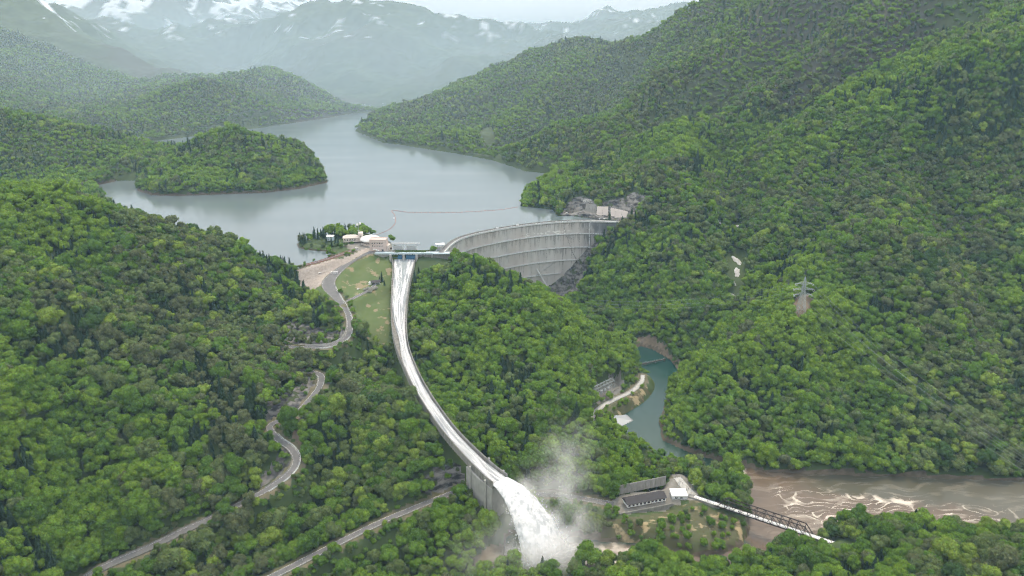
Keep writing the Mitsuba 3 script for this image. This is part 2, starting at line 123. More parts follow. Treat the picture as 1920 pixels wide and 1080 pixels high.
def rbf_eval(fit, x, y):
    p, w = fit; out = np.full(x.shape, w[-1])
    for (px, py, _), k in zip(p, w):
        out -= k * np.sqrt((x - px) ** 2 + (y - py) ** 2 + _C * _C)
    return out

FIT = rbf_fit(GROUND)
CHUTE_L = smooth_line(CHUTE, 6.0)
ROADS_L = {k: smooth_line(v, 5.0) for k, v in ROADS.items()}
DAM_L = smooth_line(DAM_CREST, 5.0)

def height(x, y):
    x, y = np.asarray(x, float), np.asarray(y, float)
    z = rbf_eval(FIT, x, y)
    q = np.stack([x, y, 0 * x], -1)
    far = sstep(1500, 4200, y)
    z = z + (meshkit.fbm(q / 170.0, 3, 5) - 0.5) * (18 + 26 * far) + (1 - np.abs(2 * meshkit.fbm(q * [1, .8, 1] / 210.0, 3, 51) - 1) * 2 - .45) * 12 * (1 - far)
    z = z + (1 - np.abs(2 * meshkit.fbm(q * [1, .75, 1] / 640.0, 4, 9) - 1) * 2) * 125 * sstep(2900, 4600, y) * sstep(20, 160, z)
    z = z + (1 - np.abs(2 * meshkit.fbm(q * [1, .8, 1] / 260.0, 3, 19) - 1) * 2) * 26 * sstep(1700, 3400, y) * sstep(20, 120, z)
    z = z + (1 - np.abs(2 * meshkit.fbm(q * [1, .8, 1] / 1500.0, 5, 29) - 1) * 2.2) * 260 * sstep(6200, 8000, y) * sstep(-2200, -3300, x)
    for line, deep, wide in GULLIES:
        d, _, _ = seg_dist(x, y, line); z = z - deep * np.exp(-(d / wide) ** 2) + .42 * deep * np.exp(-((d - 2.1 * wide) / wide) ** 2)
    # flat places: terraces, lawn, car park
    for poly, level, rim in TERRACES:
        poly_c = np.vstack([poly, poly[:1]])
        d, _, _ = seg_dist(x, y, poly_c); d = np.where(inside(x, y, poly), 0, d)
        w = 1 - sstep(0, rim, d)
        z = z * (1 - w) + level * w
    # lake and river beds
    for poly, level, shore, bank in ((LAKE, 0.0, LAKE_SHORE, .35), (RIVER, RIVER_Z, np.vstack([RIVER, RIVER[:1]]), .45)):
        near = (x > poly[:, 0].min() - 150) & (x < poly[:, 0].max() + 150) & (y > poly[:, 1].min() - 150) & (y < poly[:, 1].max() + 150)
        xs, ys = x[near], y[near]
        d, _, _ = seg_dist(xs, ys, shore); ins = inside(xs, ys, poly)
        if level == 0.0:
            dd, _, _ = seg_dist(xs, ys, DAM_L)
            under = np.where(dd < 26, -140, -1.0 - np.minimum(25, .4 * d))
            lift = np.minimum(np.maximum(z[near], .5 + bank * d), np.maximum(2.0, 1.3 * d + 1))
            up = np.where(dd < d + 12, z[near], z[near] + (lift - z[near]) * (1 - sstep(10, 40, d)))
        else:
            under = level - .6 - np.minimum(6, .3 * d)
            lift = np.clip(z[near], level + .5 + bank * np.minimum(d, 12), level + 2 + 1.0 * d)
            up = z[near] + (lift - z[near]) * (1 - sstep(15, 45, d))
        z[near] = np.where(ins, np.minimum(z[near], under), up)
    # roads: cut and filled
    for k, L in ROADS_L.items():
        near = (x > L[:, 0].min() - 40) & (x < L[:, 0].max() + 40) & (y > L[:, 1].min() - 40) & (y < L[:, 1].max() + 40)
        xs, ys = x[near], y[near]
        d, par, _ = seg_dist(xs, ys, L); hw = at_par(L, par, 3) / 2
        w = 1 - sstep(hw + 3.2, hw + 20, d)
        z[near] = z[near] * (1 - w) + (at_par(L, par, 2) - .45) * w
    d, par, _ = seg_dist(x, y, CHUTE_L); hw = at_par(CHUTE_L, par, 3) / 2
    w = (1 - sstep(hw + 5, hw + 22, d)) * (par > 0.5)
    fl = at_par(CHUTE_L, par, 2)
    end = sstep(len(CHUTE_L) - 16, len(CHUTE_L) - 3, par)          # the last stretch stands on its own concrete
    z = z * (1 - w) + (np.where(end > 0, np.minimum(z, fl - 2 - 26 * end), np.minimum(z, fl + 4))) * w
    z = np.where((d < hw + 3.5) & (par > .5), np.minimum(z, fl - 2.5), z)
    return z

rng = np.random.default_rng(7)
# ---- materials -----------------------------------------------------------------------------------------------------------
def rgb(*c): return {'type': 'rgb', 'value': list(c)}
def rough(key, tex, r=.8, spec=.3, bump=None, two=True, **more):
    b = {'type': 'principled', 'base_color': tex if isinstance(tex, dict) else rgb(*tex), 'roughness': r, 'specular': spec, **more}
    if bump: b = {'type': 'bumpmap', 'bsdf': b, 'arbitrary': bump[0], 'scale': bump[1]}
    scene[key] = {'type': 'twosided', 'bsdf': b} if two else b
scene['leaf'] = {'type': 'principledthin', 'base_color': {'type': 'mesh_attribute', 'name': 'vertex_color'}, 'roughness': .6, 'diff_trans': .9, 'eta': 1.3}
rough('bark', (.09, .075, .06))
rough('floor_mat', proc(lambda p, n, uv: tmix((.040, .070, .022), (.070, .105, .036), tfbm(p.x / 9, p.y / 9, p.z / 9, 3))))
rough('lawn_mat', proc(lambda p, n, uv: tmix(tmix((.072, .120, .032), (.115, .145, .055), tfbm(p.x / 14, p.y / 14, 0, 3)), (.24, .20, .12), tstep(.62, .72, tfbm(p.x / 11 + 40, p.y / 11, 0, 4)))))
rough('meadow_mat', proc(lambda p, n, uv: tmix(tmix((.07, .095, .035), (.10, .085, .05), tfbm(p.x / 10, p.y / 10, 0, 3)), (.33, .27, .16), tstep(.56, .74, tfbm(p.x / 9 + 9, p.y / 6, 0, 5)))))
rough('earth_mat', proc(lambda p, n, uv: tmix((.10, .08, .055), (.25, .20, .145), tfbm(p.x / 4, p.y / 4, p.z / 4, 4))))
rough('bank_mat', proc(lambda p, n, uv: tmix((.05, .05, .03), (.17, .135, .10), tfbm(p.x / 5, p.y / 5, p.z / 3, 4))))
rough('riprap_mat', proc(lambda p, n, uv: tmix((.24, .20, .17), (.46, .42, .38), tfbm(p.x / 2.2, p.y / 2.2, p.z / 2.2, 3))))
rough('terrace_mat', proc(lambda p, n, uv: tmix((.13, .125, .10), (.27, .26, .24), tfbm(p.x / 5, p.y / 5, p.z / 5, 4))))
rough('verge_mat', proc(lambda p, n, uv: tmix((.06, .075, .03), (.20, .17, .12), tfbm(p.x / 5, p.y / 5, p.z / 5, 4))))
rough('rock_mat', proc(lambda p, n, uv: tmix(tmix((.030, .032, .034), (.20, .195, .185), tstep(.30, .70, tfbm(p.x / 8, p.y / 8, p.z / 3.5, 4))), (.05, .07, .03), tstep(.60, .70, tfbm(p.x / 8 + 5, p.y / 8, p.z / 8, 3)))))
def hill_col(p, n, uv):
    a = tfbm(p.x / 55, p.y / 55, p.z / 70, 4); b = tfbm(p.x / 420 + 3, p.y / 420, 0, 3)
    c = tmix(tmix((.030, .052, .026), (.085, .12, .045), a), (.06, .065, .045), tstep(.5, .75, b))
    gully = tfbm(p.x / 95, p.y / 260, p.z / 300, 4); hi = tstep(330, 760, p.z + 420 * (tfbm(p.x / 300, p.y / 300, 0, 3) - .5))
    s = tstep(.80 - .48 * hi, .84 - .46 * hi, gully + .10 * (tfbm(p.x / 30, p.y / 30, 0, 3) - .5)) * tstep(180, 330, p.z)
    return tmix(tmix(c, (.12, .115, .10), tstep(450, 800, p.z)), (.82, .85, .88), s)
rough('hill_mat', proc(hill_col))
rough('mountain_mat', {'type': 'mesh_attribute', 'name': 'vertex_color'}, .9, .1)
rough('asphalt', proc(lambda p, n, uv: tmix((.11, .112, .115), (.18, .18, .178), tfbm(p.x / 3, p.y / 3, 0, 4))), .75)
rough('pale_road', proc(lambda p, n, uv: tmix((.34, .34, .32), (.52, .52, .50), tfbm(p.x / 2, p.y / 2, 0, 4))), .7)
rough('concrete', proc(lambda p, n, uv: tmix((.30, .30, .285), (.46, .455, .43), tfbm(p.x / 2.5, p.y / 2.5, p.z / 6, 4))), .75)
rough('old_concrete', proc(lambda p, n, uv: tmix((.13, .13, .12), (.34, .335, .31), tfbm(p.x / 2.2, p.y / 2.2, p.z / 9, 4))), .8)
rough('pale_concrete', (.60, .62, .63), .6)
rough('white_paint', (.80, .80, .79), .45)
rough('grey_paint', (.42, .44, .45), .5)
rough('dark_metal', (.035, .028, .026), .6)
rough('steel', (.36, .40, .40), .45)
rough('blue_gate', (.035, .13, .24), .4)
rough('pale_blue', (.50, .60, .66), .5)
rough('pink_wall', proc(lambda p, n, uv: tmix((.50, .41, .37), (.60, .50, .46), tfbm(p.x / 3, p.y / 3, p.z / 3, 3))), .7)
rough('beige_wall', proc(lambda p, n, uv: tmix((.56, .50, .45), (.68, .62, .57), tfbm(p.x / 3, p.y / 3, p.z / 3, 3))), .7)
rough('dark_roof', (.05, .048, .052), .6)
rough('glass_dark', (.02, .025, .03), .15, .6)
rough('rubber', (.03, .03, .03), .8)
rough('red_paint', (.36, .06, .045), .5)
rough('boom_mat', (.30, .14, .11), .6)
rough('snow_mat', proc(lambda p, n, uv: tmix((.30, .29, .26), (.68, .68, .67), tfbm(p.x / 3, p.y / 3, p.z / 3, 4))), .8)
rough('person_mat', {'type': 'mesh_attribute', 'name': 'vertex_color'})
def dam_col(p, n, uv):
    a = p.x * .93 + p.y * .3
    base = tmix((.42, .415, .40), (.57, .56, .545), tfbm(a / 9, p.z / 30, 0, 4)); base = tmix(base, (.46, .41, .385), .4 * tstep(.45, .7, tfbm(a / 30, p.z / 40, 4, 2)))
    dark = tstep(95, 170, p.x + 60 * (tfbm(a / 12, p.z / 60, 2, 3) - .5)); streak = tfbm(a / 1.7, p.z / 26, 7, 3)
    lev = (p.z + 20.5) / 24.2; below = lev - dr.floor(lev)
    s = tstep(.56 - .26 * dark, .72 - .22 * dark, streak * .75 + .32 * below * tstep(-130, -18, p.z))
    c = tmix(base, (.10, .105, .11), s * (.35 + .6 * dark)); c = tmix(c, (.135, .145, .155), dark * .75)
    calc = tstep(.56, .66, tfbm(a / 3.2, p.z / 1.6, 9, 3)) * tstep(-21, -19, p.z) * tstep(-11, -14, p.z) * tstep(15, 30, p.x) * tstep(112, 95, p.x)
    return tmix(c, (.74, .74, .72), calc)
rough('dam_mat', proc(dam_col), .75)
scene['lake_mat'] = {'type': 'principled', 'base_color': proc(lambda p, n, uv: tmix((.095, .125, .135), (.125, .150, .158), tfbm(p.x / 160, p.y / 60, 0, 2))), 'roughness': .15, 'specular': .75}
def river_col(p, n, uv):
    w = tfbm(p.x / 16, p.y / 16, 0, 4) - .5
    brown = tstep(238, 252, p.x + 26 * w - .18 * (p.y - 690)); brown = dr.maximum(brown, tstep(575, 560, p.y + 20 * w))
    s = p.y - (690 - .16 * (p.x - 249)) + 30 * w
    up = tmix((.010, .048, .042), (.032, .066, .050), tstep(850, 730, p.y))
    mud = tmix((.108, .078, .054), (.155, .115, .080), tfbm(p.x / 12 + 7, p.y / 7, 0, 4))
    mud = tmix(mud, (.085, .082, .058), tstep(-42, -18, s) * tstep(285, 340, p.x)); mud = tmix(mud, (.11, .105, .08), tstep(430, 520, p.x))
    mud = tmix(mud, (.24, .175, .135), tstep(22, 12, dr.sqrt(dr.square(p.x - 318) + dr.square((p.y - 588) * .8)) + 14 * w))
    c = tmix(up, mud, brown)
    wx, wy = p.x + 22 * (tfbm(p.x / 34, p.y / 34, 3, 3) - .5), p.y + 26 * (tfbm(p.x / 30, p.y / 30, 8, 3) - .5)
    def line(f, width): return tstep(width * 1.5, width * .1, dr.abs(f - .5))
    fo = line(tnoise(wx / 26, wy / 8.5, 1), .030 + .07 * (tfbm(p.x / 4, p.y / 4, 0, 3) - .42)) * tstep(.24, .42, tfbm(p.x / 36, p.y / 36, 5, 2))
    fo = dr.maximum(fo, .8 * line(tnoise(wx / 24 + 9, wy / 5 + 3, 6), .02 + .07 * (tfbm(p.x / 3.5, p.y / 3.5, 4, 3) - .45))); soft = tstep(.52, .72, tfbm(wx / 26, wy / 4.5, 13, 4))
    band = tstep(-18, -34, s) * tstep(-108, -88, s) * tstep(262, 285, p.x) * tstep(540, 450, p.x)
    edge = tstep(9, 2, dr.abs(p.x + 26 * w - .18 * (p.y - 690) - 246)) * tstep(.42, .56, tfbm(p.x / 5, p.y / 5, 2, 3)) * tstep(640, 650, p.y)
    f = dr.maximum(fo * band, edge * .9); f = dr.maximum(f, soft * brown * (.10 + .22 * band))
    pool = tstep(70, 20, dr.sqrt(dr.square(p.x - 50) + dr.square(p.y - 555)) + 60 * w); f = dr.maximum(f, pool * brown)
    return tmix(c, (.66, .60, .51), f * (.35 + .65 * tstep(.35, .6, tfbm(p.x / 9, p.y / 5, 11, 4))))
scene['river_mat'] = {'type': 'principled', 'base_color': proc(river_col), 'roughness': .22, 'specular': .5}
def white_water(p, n, uv):
    st = tfbm(uv.x * 18, uv.y / 26, 0, 4); c = tmix((.27, .30, .32), (.62, .63, .635), tstep(.30, .62, st))
    mid = tstep(.22, .02, dr.abs(uv.x - .5 + .08 * (tfbm(uv.y / 20, 3, 0, 2) - .5))) * tstep(2, 8, uv.y) * tstep(150, 60, uv.y)
    return tmix(c, (.20, .24, .25), mid * tstep(.30, .58, tfbm(uv.x * 16, uv.y / 9, 5, 4) + .22 * tstep(60, 20, uv.y)) * .9)
rough('white_water', proc(white_water), .7, .3)
rough('spray_water', proc(lambda p, n, uv: tmix((.50, .53, .55), (.78, .79, .80), tstep(.30, .60, tfbm(p.x / 3, p.y / 3, p.z / 8, 4)))), .8, .2)

# ---- small mesh helpers --------------------------------------------------------------------------------------------------
def box(x0, x1, y0, y1, z0, z1):
    m = trimesh.creation.box((x1 - x0, y1 - y0, z1 - z0)); m.apply_translation(((x0 + x1) / 2, (y0 + y1) / 2, (z0 + z1) / 2)); return m
def bar(a, b, w=.3, h=None, sides=4):
    a, b = np.asarray(a, float), np.asarray(b, float); d = b - a; L = np.linalg.norm(d); d = d / L
    x = np.cross(d, [0, 0, 1]) if abs(d[2]) < .95 else np.array([1.0, 0, 0]); x /= np.linalg.norm(x); y = np.cross(d, x); h = h or w
    ang = np.arange(sides) * 2 * np.pi / sides + np.pi / sides; k = .5 / math.cos(np.pi / sides)
    ring = np.cos(ang)[:, None] * x * w * k + np.sin(ang)[:, None] * y * h * k
    v = np.vstack([a + ring, b + ring]); f = []
    for i in range(sides):
        j = (i + 1) % sides; f += [[i, j, j + sides], [i, j + sides, i + sides]]
    for i in range(1, sides - 1): f += [[0, i + 1, i], [sides, sides + i, sides + i + 1]]
    m = trimesh.Trimesh(v, f, process=False); m.fix_normals() if False else None
    return m
def tube(pts, r, sides=5):
    p = np.asarray(pts, float); t = np.gradient(p, axis=0); t /= np.linalg.norm(t, axis=1, keepdims=True) + 1e-9
    a = np.cross(t, np.where(np.abs(t[:, 2:]) < .9, [0, 0, 1.0], [1.0, 0, 0])); a /= np.linalg.norm(a, axis=1, keepdims=True) + 1e-9; b = np.cross(t, a)
    ang = np.arange(sides) * 2 * np.pi / sides; r = np.broadcast_to(r, (len(p),))
    v = (p[:, None] + r[:, None, None] * (np.cos(ang)[None, :, None] * a[:, None] + np.sin(ang)[None, :, None] * b[:, None])).reshape(-1, 3)
    i, j = np.meshgrid(np.arange(len(p) - 1), np.arange(sides), indexing='ij')
    q = np.stack([i * sides + j, i * sides + (j + 1) % sides, (i + 1) * sides + (j + 1) % sides, (i + 1) * sides + j], -1).reshape(-1, 4)
    return trimesh.Trimesh(v, np.vstack([q[:, [0, 1, 2]], q[:, [0, 2, 3]]]), process=False)
def cat(*ms):
    ms = [m for g in ms for m in (g if isinstance(g, list) else [g])]; return trimesh.util.concatenate(ms)
def sweep(line, prof):
    """A cross-section prof(i, point, side unit, forward unit) -> (k x 3) closed ring, swept along a line and capped."""
    L = np.asarray(line, float)[:, :3]; t = np.gradient(L[:, :2], axis=0); t /= np.linalg.norm(t, axis=1, keepdims=True)
    rings = [np.asarray(prof(i, L[i], np.array([t[i, 1], -t[i, 0], 0]), np.array([t[i, 0], t[i, 1], 0]))) for i in range(len(L))]
    k = len(rings[0]); v = np.vstack(rings); f = []
    for i in range(len(rings) - 1):
        for j in range(k):
            a, b = i * k + j, i * k + (j + 1) % k; f += [[a, b, b + k], [a, b + k, a + k]]
    for j in range(1, k - 1): f += [[0, j + 1, j], [(len(rings) - 1) * k, (len(rings) - 1) * k + j, (len(rings) - 1) * k + j + 1]]
    return trimesh.Trimesh(v, f, process=False)
def rect_prof(o0, o1, z0, z1):
    """Rectangle from side offset o0 to o1 (to the right of travel), z0 to z1 above the line."""
    return lambda i, p, s, t: [p + s * o0 + [0, 0, z0], p + s * o1 + [0, 0, z0], p + s * o1 + [0, 0, z1], p + s * o0 + [0, 0, z1]]
def place(x, y, z, deg=0, sc=1): return T().translate([float(x), float(y), float(z)]).rotate([0, 0, 1], float(deg)).scale(float(sc))
def num(k):
    if k not in scene and k not in labels and not any(q.startswith(k + '__') for q in (k,) if False): return k
    i = 1
    while f'{k}_{i:03d}' in USED or f'{k}_{i:03d}' in scene: i += 1
    return f'{k}_{i:03d}'
USED = set()
def thing(name, label, cat_, group=None, kind=None):
    key = name if name not in USED else num(name); USED.add(key)
    labels[key] = {'label': label, 'category': cat_, **({'group': group} if group else {}), **({'kind': kind} if kind else {})}
    return key
def put(key, mesh, mat, smooth=False, to=None, uv=None, color=None):
    key = key if key not in scene else num(key)
    scene[key] = mikit.ply(mesh, mat, smooth=smooth, uv=uv, color=color, **({'to_world': to} if to is not None else {}))
    return key
def whole(name, label, cat_, mesh, mat, group=None, kind=None, **kw):
    k = thing(name, label, cat_, group, kind); put(k, mesh, mat, **kw); return k
def copy_of(src, name, label, group, to):
    """A further copy of a thing and its parts, under its own key."""
    key = thing(name, label, labels[src]['category'], group)
    for k in [k for k in scene if k == src or k.startswith(src + '__')]: scene[key + k[len(src):]] = {**scene[k], 'to_world': to}
    return key

# ---- the ground: one height function in three resolutions, split by what covers it -----------------------------------------
def grid(x0, x1, y0, y1, s):
    X, Y = np.meshgrid(np.arange(x0, x1 + s / 2, s), np.arange(y0, y1 + s / 2, s)); return X, Y, height(X.ravel(), Y.ravel()).reshape(X.shape)
def faces_of(X):
    ny, nx = X.shape; i = np.arange(ny * nx).reshape(ny, nx); return np.stack([i[:-1, :-1], i[:-1, 1:], i[1:, 1:], i[1:, :-1]], -1).reshape(-1, 4)
GX, GY, GZ = grid(-1320, 1152, 330, 1702, 4.0)
KINDS_ = ['forest_floor', 'lawn', 'riprap_bank', 'rock_slope', 'bare_earth', 'terrace_ground', 'meadow', 'road_verge', 'water_bank']
V = np.stack([GX, GY, GZ], -1).reshape(-1, 3); Q = faces_of(GX); c0 = V[Q].mean(1); cx, cy, cz = c0.T
zone = np.zeros(len(Q), int)
jx, jy = cx + 9 * (meshkit.fbm(np.c_[cx, cy, 0 * cx] / 18, 3, 1) - .5), cy + 9 * (meshkit.fbm(np.c_[cx, cy, 0 * cx] / 18, 3, 2) - .5)
road_d = np.full(len(Q), 1e9); road_z = np.zeros(len(Q))
for L in ROADS_L.values():
    d, par, _ = seg_dist(cx, cy, L); m = d - at_par(L, par, 3) / 2; road_z = np.where(m < road_d, at_par(L, par, 2), road_z); road_d = np.minimum(road_d, m)
zone[(road_d < 5.5)] = 7
for k, name in (('meadow', 6), ('terrace', 5), ('lawn', 1), ('earth', 4), ('riprap', 2), ('rock', 3)):
    for poly in ZONES[k]: zone[inside(jx, jy, poly)] = name
n = np.cross(V[Q[:, 1]] - V[Q[:, 0]], V[Q[:, 3]] - V[Q[:, 0]]); n /= np.linalg.norm(n, axis=1, keepdims=True)
zone[(n[:, 2] < .60) & (road_d < 8) & (zone != 1) & (cz > road_z + 1)] = 3
bank = np.zeros(len(Q), bool)
for poly, lev in ((LAKE, 0.0), (RIVER, RIVER_Z)):
    d, _, _ = seg_dist(cx, cy, np.vstack([poly, poly[:1]])); bank |= (d < 3) & (np.abs(cz - lev) < 4)
zone[bank & (zone == 0)] = 8
TEXT = {'forest_floor': 'brown and dark green forest floor between the trees', 'lawn': 'mown grass slope beside the spillway chute', 'riprap_bank': 'pale stone riprap bank below the lakeside road', 'rock_slope': 'grey bare rock and sprayed cuttings',
        'bare_earth': 'bare brown earth on clearings and banks', 'terrace_ground': 'levelled ground by the buildings and the pool road', 'meadow': 'rough meadow with straw coloured patches by the plunge pool', 'road_verge': 'weedy verges along the roads', 'water_bank': 'narrow muddy bank at the water line'}
MATS = dict(zip(KINDS_, ('floor_mat', 'lawn_mat', 'riprap_mat', 'rock_mat', 'earth_mat', 'terrace_mat', 'meadow_mat', 'verge_mat', 'bank_mat')))
def rough_up(v, zid):
    return v
for zid, name in enumerate(KINDS_):
    q = Q[zone == zid]
    if len(q) == 0: continue
    idx, inv = np.unique(q, return_inverse=True); v = V[idx].copy()
    if name == 'rock_slope':   # craggy relief, none at the rim so that the sheets still meet
        rim = np.isin(idx, Q[zone != zid]); v[:, 2] += np.where(rim, 0, np.where((v[:, 0] > 60) & (v[:, 1] > 1100), 9.0, 3.2) * (meshkit.fbm(v / [6, 6, 5], 3, 4) - .5)); v[:, 1] += np.where(rim, 0, 4 * (meshkit.fbm(v / [7, 7, 5], 2, 8) - .5))
    whole(name, TEXT[name], 'ground', (v, inv.reshape(-1, 4)), MATS[name], kind='structure', smooth=name != 'rock_slope')
def far_part(x0, x1, y0, y1, s, hole=None):
    X, Y, Z = grid(x0, x1, y0, y1, s); q = faces_of(X); v = np.stack([X, Y, Z], -1).reshape(-1, 3); c = v[q].mean(1)
    if hole: q = q[~((c[:, 0] > hole[0]) & (c[:, 0] < hole[1]) & (c[:, 1] > hole[2]) & (c[:, 1] < hole[3]))]
    idx, inv = np.unique(q, return_inverse=True); return v[idx], inv.reshape(-1, 4)
mid_v, mid_q = far_part(-2600, 2600, 1700, 4000, 20)
whole('hills', 'wooded hills round the far arms of the reservoir', 'hills', (mid_v, mid_q), 'hill_mat', kind='structure', smooth=True)
fv, fq = far_part(-7600, 7600, 4000, 10500, 28)
def mountain_colour(v):
    q = v * [1, 1, .6]; a = meshkit.fbm(q / 70, 3, 41)[:, None]; b = meshkit.fbm(q / 500, 3, 42)[:, None]; c = np.array([.035, .060, .030]) * (1 - a) + np.array([.085, .115, .050]) * a; c = c + (np.array([.075, .08, .055]) - c) * np.clip((b - .45) * 3, 0, 1)
    hi = np.clip((v[:, 2:] - 420 - 500 * (b - .5)) / 420, 0, 1); hi = hi * np.clip((-900 - v[:, :1]) / 1400, .12, 1); c = c + (np.array([.13, .125, .115]) - c) * hi
    g = np.abs(2 * meshkit.fbm(v * [1, .5, .3] / 210, 4, 43)[:, None] - 1); g2 = meshkit.fbm(v / 90, 3, 44)[:, None]          # snow lies in the gullies
    s = np.clip((.015 + .30 * hi ** 1.5 - g + .22 * (g2 - .5)) / .04, 0, 1) * np.clip((v[:, 2:] - 250) / 90, 0, 1); return c + (np.array([.80, .83, .87]) - c) * s
whole('mountains', 'hazy blue green mountains with streaks of snow behind the reservoir', 'mountains', (fv, fq), 'mountain_mat', kind='structure', smooth=True, color=mountain_colour(fv))
ov, oq = far_part(-7600, 7600, -1600, 4000, 50, (-2600, 2600, 1700, 4000)); c = ov[oq].mean(1)
oq = oq[~((c[:, 0] > -1300) & (c[:, 0] < 1150) & (c[:, 1] > 350) & (c[:, 1] < 1700))]
whole('terrain', 'wooded ground round the valley', 'ground', (ov, oq), 'hill_mat', kind='structure', smooth=True)
def sheet(poly, z):
    t = np.asarray(manifold3d.triangulate([np.asarray(poly)[:, :2]])); return np.c_[np.asarray(poly)[:, :2], np.full(len(poly), float(z))], t
whole('lake', 'pale grey blue reservoir behind the dam', 'lake', sheet(LAKE, 0.0), 'lake_mat', kind='structure')
whole('river', 'teal pool turning to muddy brown river with foam streaks', 'river', sheet(RIVER, RIVER_Z), 'river_mat', kind='structure')

class Relief:   # bilinear look-up of the near grid
    def __call__(self, x, y):
        fx, fy = np.clip((np.asarray(x) + 1320) / 4, 0, GX.shape[1] - 1.001), np.clip((np.asarray(y) - 330) / 4, 0, GX.shape[0] - 1.001)
        i, j = fx.astype(int), fy.astype(int); a, b = fx - i, fy - j
        return (GZ[j, i] * (1 - a) + GZ[j, i + 1] * a) * (1 - b) + (GZ[j + 1, i] * (1 - a) + GZ[j + 1, i + 1] * a) * b
relief = Relief()

# ---- roads ---------------------------------------------------------------------------------------------------------------
ROAD_TEXT = {'upper': ('mountain_road', 'grey asphalt road winding down from the spillway car park', 'asphalt'), 'branch': ('lawn_road', 'short side road across the lawn to the sheds', 'asphalt'),
             'lower': ('riverside_road', 'pale lower road passing under the end of the spillway', 'asphalt'), 'pool': ('pool_road', 'pale concrete road curving along the teal pool', 'pale_road'),
             'saddle': ('lakeside_road', 'narrow road on the bank at the lake edge', 'asphalt'), 'apron': ('bridge_approach', 'grey road in front of the truss bridge', 'pale_road')}
for k, L in ROADS_L.items():
    name, text, mat = ROAD_TEXT[k]
    whole(name, text, 'road', sweep(L, lambda i, p, s, t: [p - s * L[i, 3] / 2 - [0, 0, .4], p + s * L[i, 3] / 2 - [0, 0, .4], p + s * L[i, 3] / 2, p - s * L[i, 3] / 2]), mat, kind='structure')
    lines = [sweep(L, (lambda sg: lambda i, p, s, t: [p + s * sg * (L[i, 3] / 2 - .45) + [0, 0, .004], p + s * sg * (L[i, 3] / 2 - .25) + [0, 0, .004], p + s * sg * (L[i, 3] / 2 - .25) + [0, 0, .012], p + s * sg * (L[i, 3] / 2 - .45) + [0, 0, .012]])(sg)) for sg in (-1, 1)]
    if mat == 'asphalt':
        for m in lines: put(f'{name}__edge_line', m, 'white_paint')
U, LO = ROADS_L['upper'], ROADS_L['lower']
def guard(name, L, a, b, side, h, label, mat='pale_concrete', w=.45, extra=.5):
    i0, i1 = int(a * (len(L) - 1)), int(b * (len(L) - 1)); S = L[i0:i1]
    whole(name, label, 'guard wall', sweep(S, lambda i, p, s, t: [p + s * side * (S[i, 3] / 2 + extra) + [0, 0, -.8], p + s * side * (S[i, 3] / 2 + extra + w) + [0, 0, -.8], p + s * side * (S[i, 3] / 2 + extra + w) + [0, 0, h], p + s * side * (S[i, 3] / 2 + extra) + [0, 0, h]]), mat)
guard('guard_wall', U, .13, .32, 1, .9, 'pale guard wall on the lawn side of the road below the car park') if False else None
guard('guard_wall', U, .17, .40, -1, .9, 'long pale guard wall along the bend between car park and first hairpin')
guard('guard_wall', U, .02, .20, -1, .7, 'dark railing line above the grass slope by the spillway', 'old_concrete', .3)
guard('guard_wall', U, .04, .17, 1, .8, 'brown guard wall between riprap bank and upper road', 'old_concrete', .35)
guard('guard_wall', U, .28, .42, 1, 2.2, 'ribbed concrete wall at the foot of the grey rock cutting', 'concrete', .5)
guard('guard_wall', U, .53, .60, 1, .8, 'low wall under the leaning rock cutting at the second hairpin', 'concrete')
guard('guard_wall', U, .70, .80, 1, .8, 'dark drain wall along the inside of the third bend', 'old_concrete')
guard('guard_wall', U, .70, .80, -1, .8, 'pale guard wall outside the third bend')
guard('guard_wall', U, .84, .995, -1, .7, 'thin guard wall along the straight road at the lower left', 'old_concrete', .3)
guard('guard_wall', U, .84, .995, 1, .8, 'dark wall on the hill side of the straight lower left road', 'old_concrete', .5)
guard('guard_wall', LO, .10, .50, 1, .7, 'pale edge wall of the road leading under the spillway end', 'concrete', .3)
guard('guard_wall', ROADS_L['saddle'], .0, .98, 1, 1.0, 'reddish brown railing wall along the lake edge', 'boom_mat', .3)
guard('guard_wall', ROADS_L['saddle'], .05, .98, -1, .9, 'brown railing on the land side of the lakeside road', 'boom_mat', .3)
guard('guard_wall', ROADS_L['pool'], .0, .9, 1, .8, 'pale wall on the hill side of the curved pool road', 'concrete', .3)
guard('guard_wall', ROADS_L['pool'], .0, .95, -1, .6, 'thin pale edge wall between pool road and teal water', 'pale_concrete', .25)

# ---- the arch dam: monolith blocks, catwalks, crest -------------------------------------------------------------------------
D = smooth_line(DAM_CREST, 2.5); D = np.vstack([D[0] + (D[0] - D[1]) * 3, D, D[-1] + (D[-1] - D[-2]) * 3]); ds = np.r_[0, np.cumsum(np.linalg.norm(np.diff(D[:, :2], axis=0), axis=1))]; DLEN = ds[-1]
def dam_at(s):
    p = np.stack([np.interp(s, ds, D[:, k]) for k in range(2)], -1); q = np.stack([np.interp(np.asarray(s) + .5, ds, D[:, k]) for k in range(2)], -1); r = np.stack([np.interp(np.asarray(s) - .5, ds, D[:, k]) for k in range(2)], -1)
    t = q - r; t /= np.linalg.norm(t, axis=-1, keepdims=True); return p, np.stack([t[..., 1], -t[..., 0]], -1)     # second: towards downstream
S_WING = float(np.interp(143.0, D[:, 0], ds))
def dam_off(s, z): return .055 * (3 - z) * np.ones_like(s)
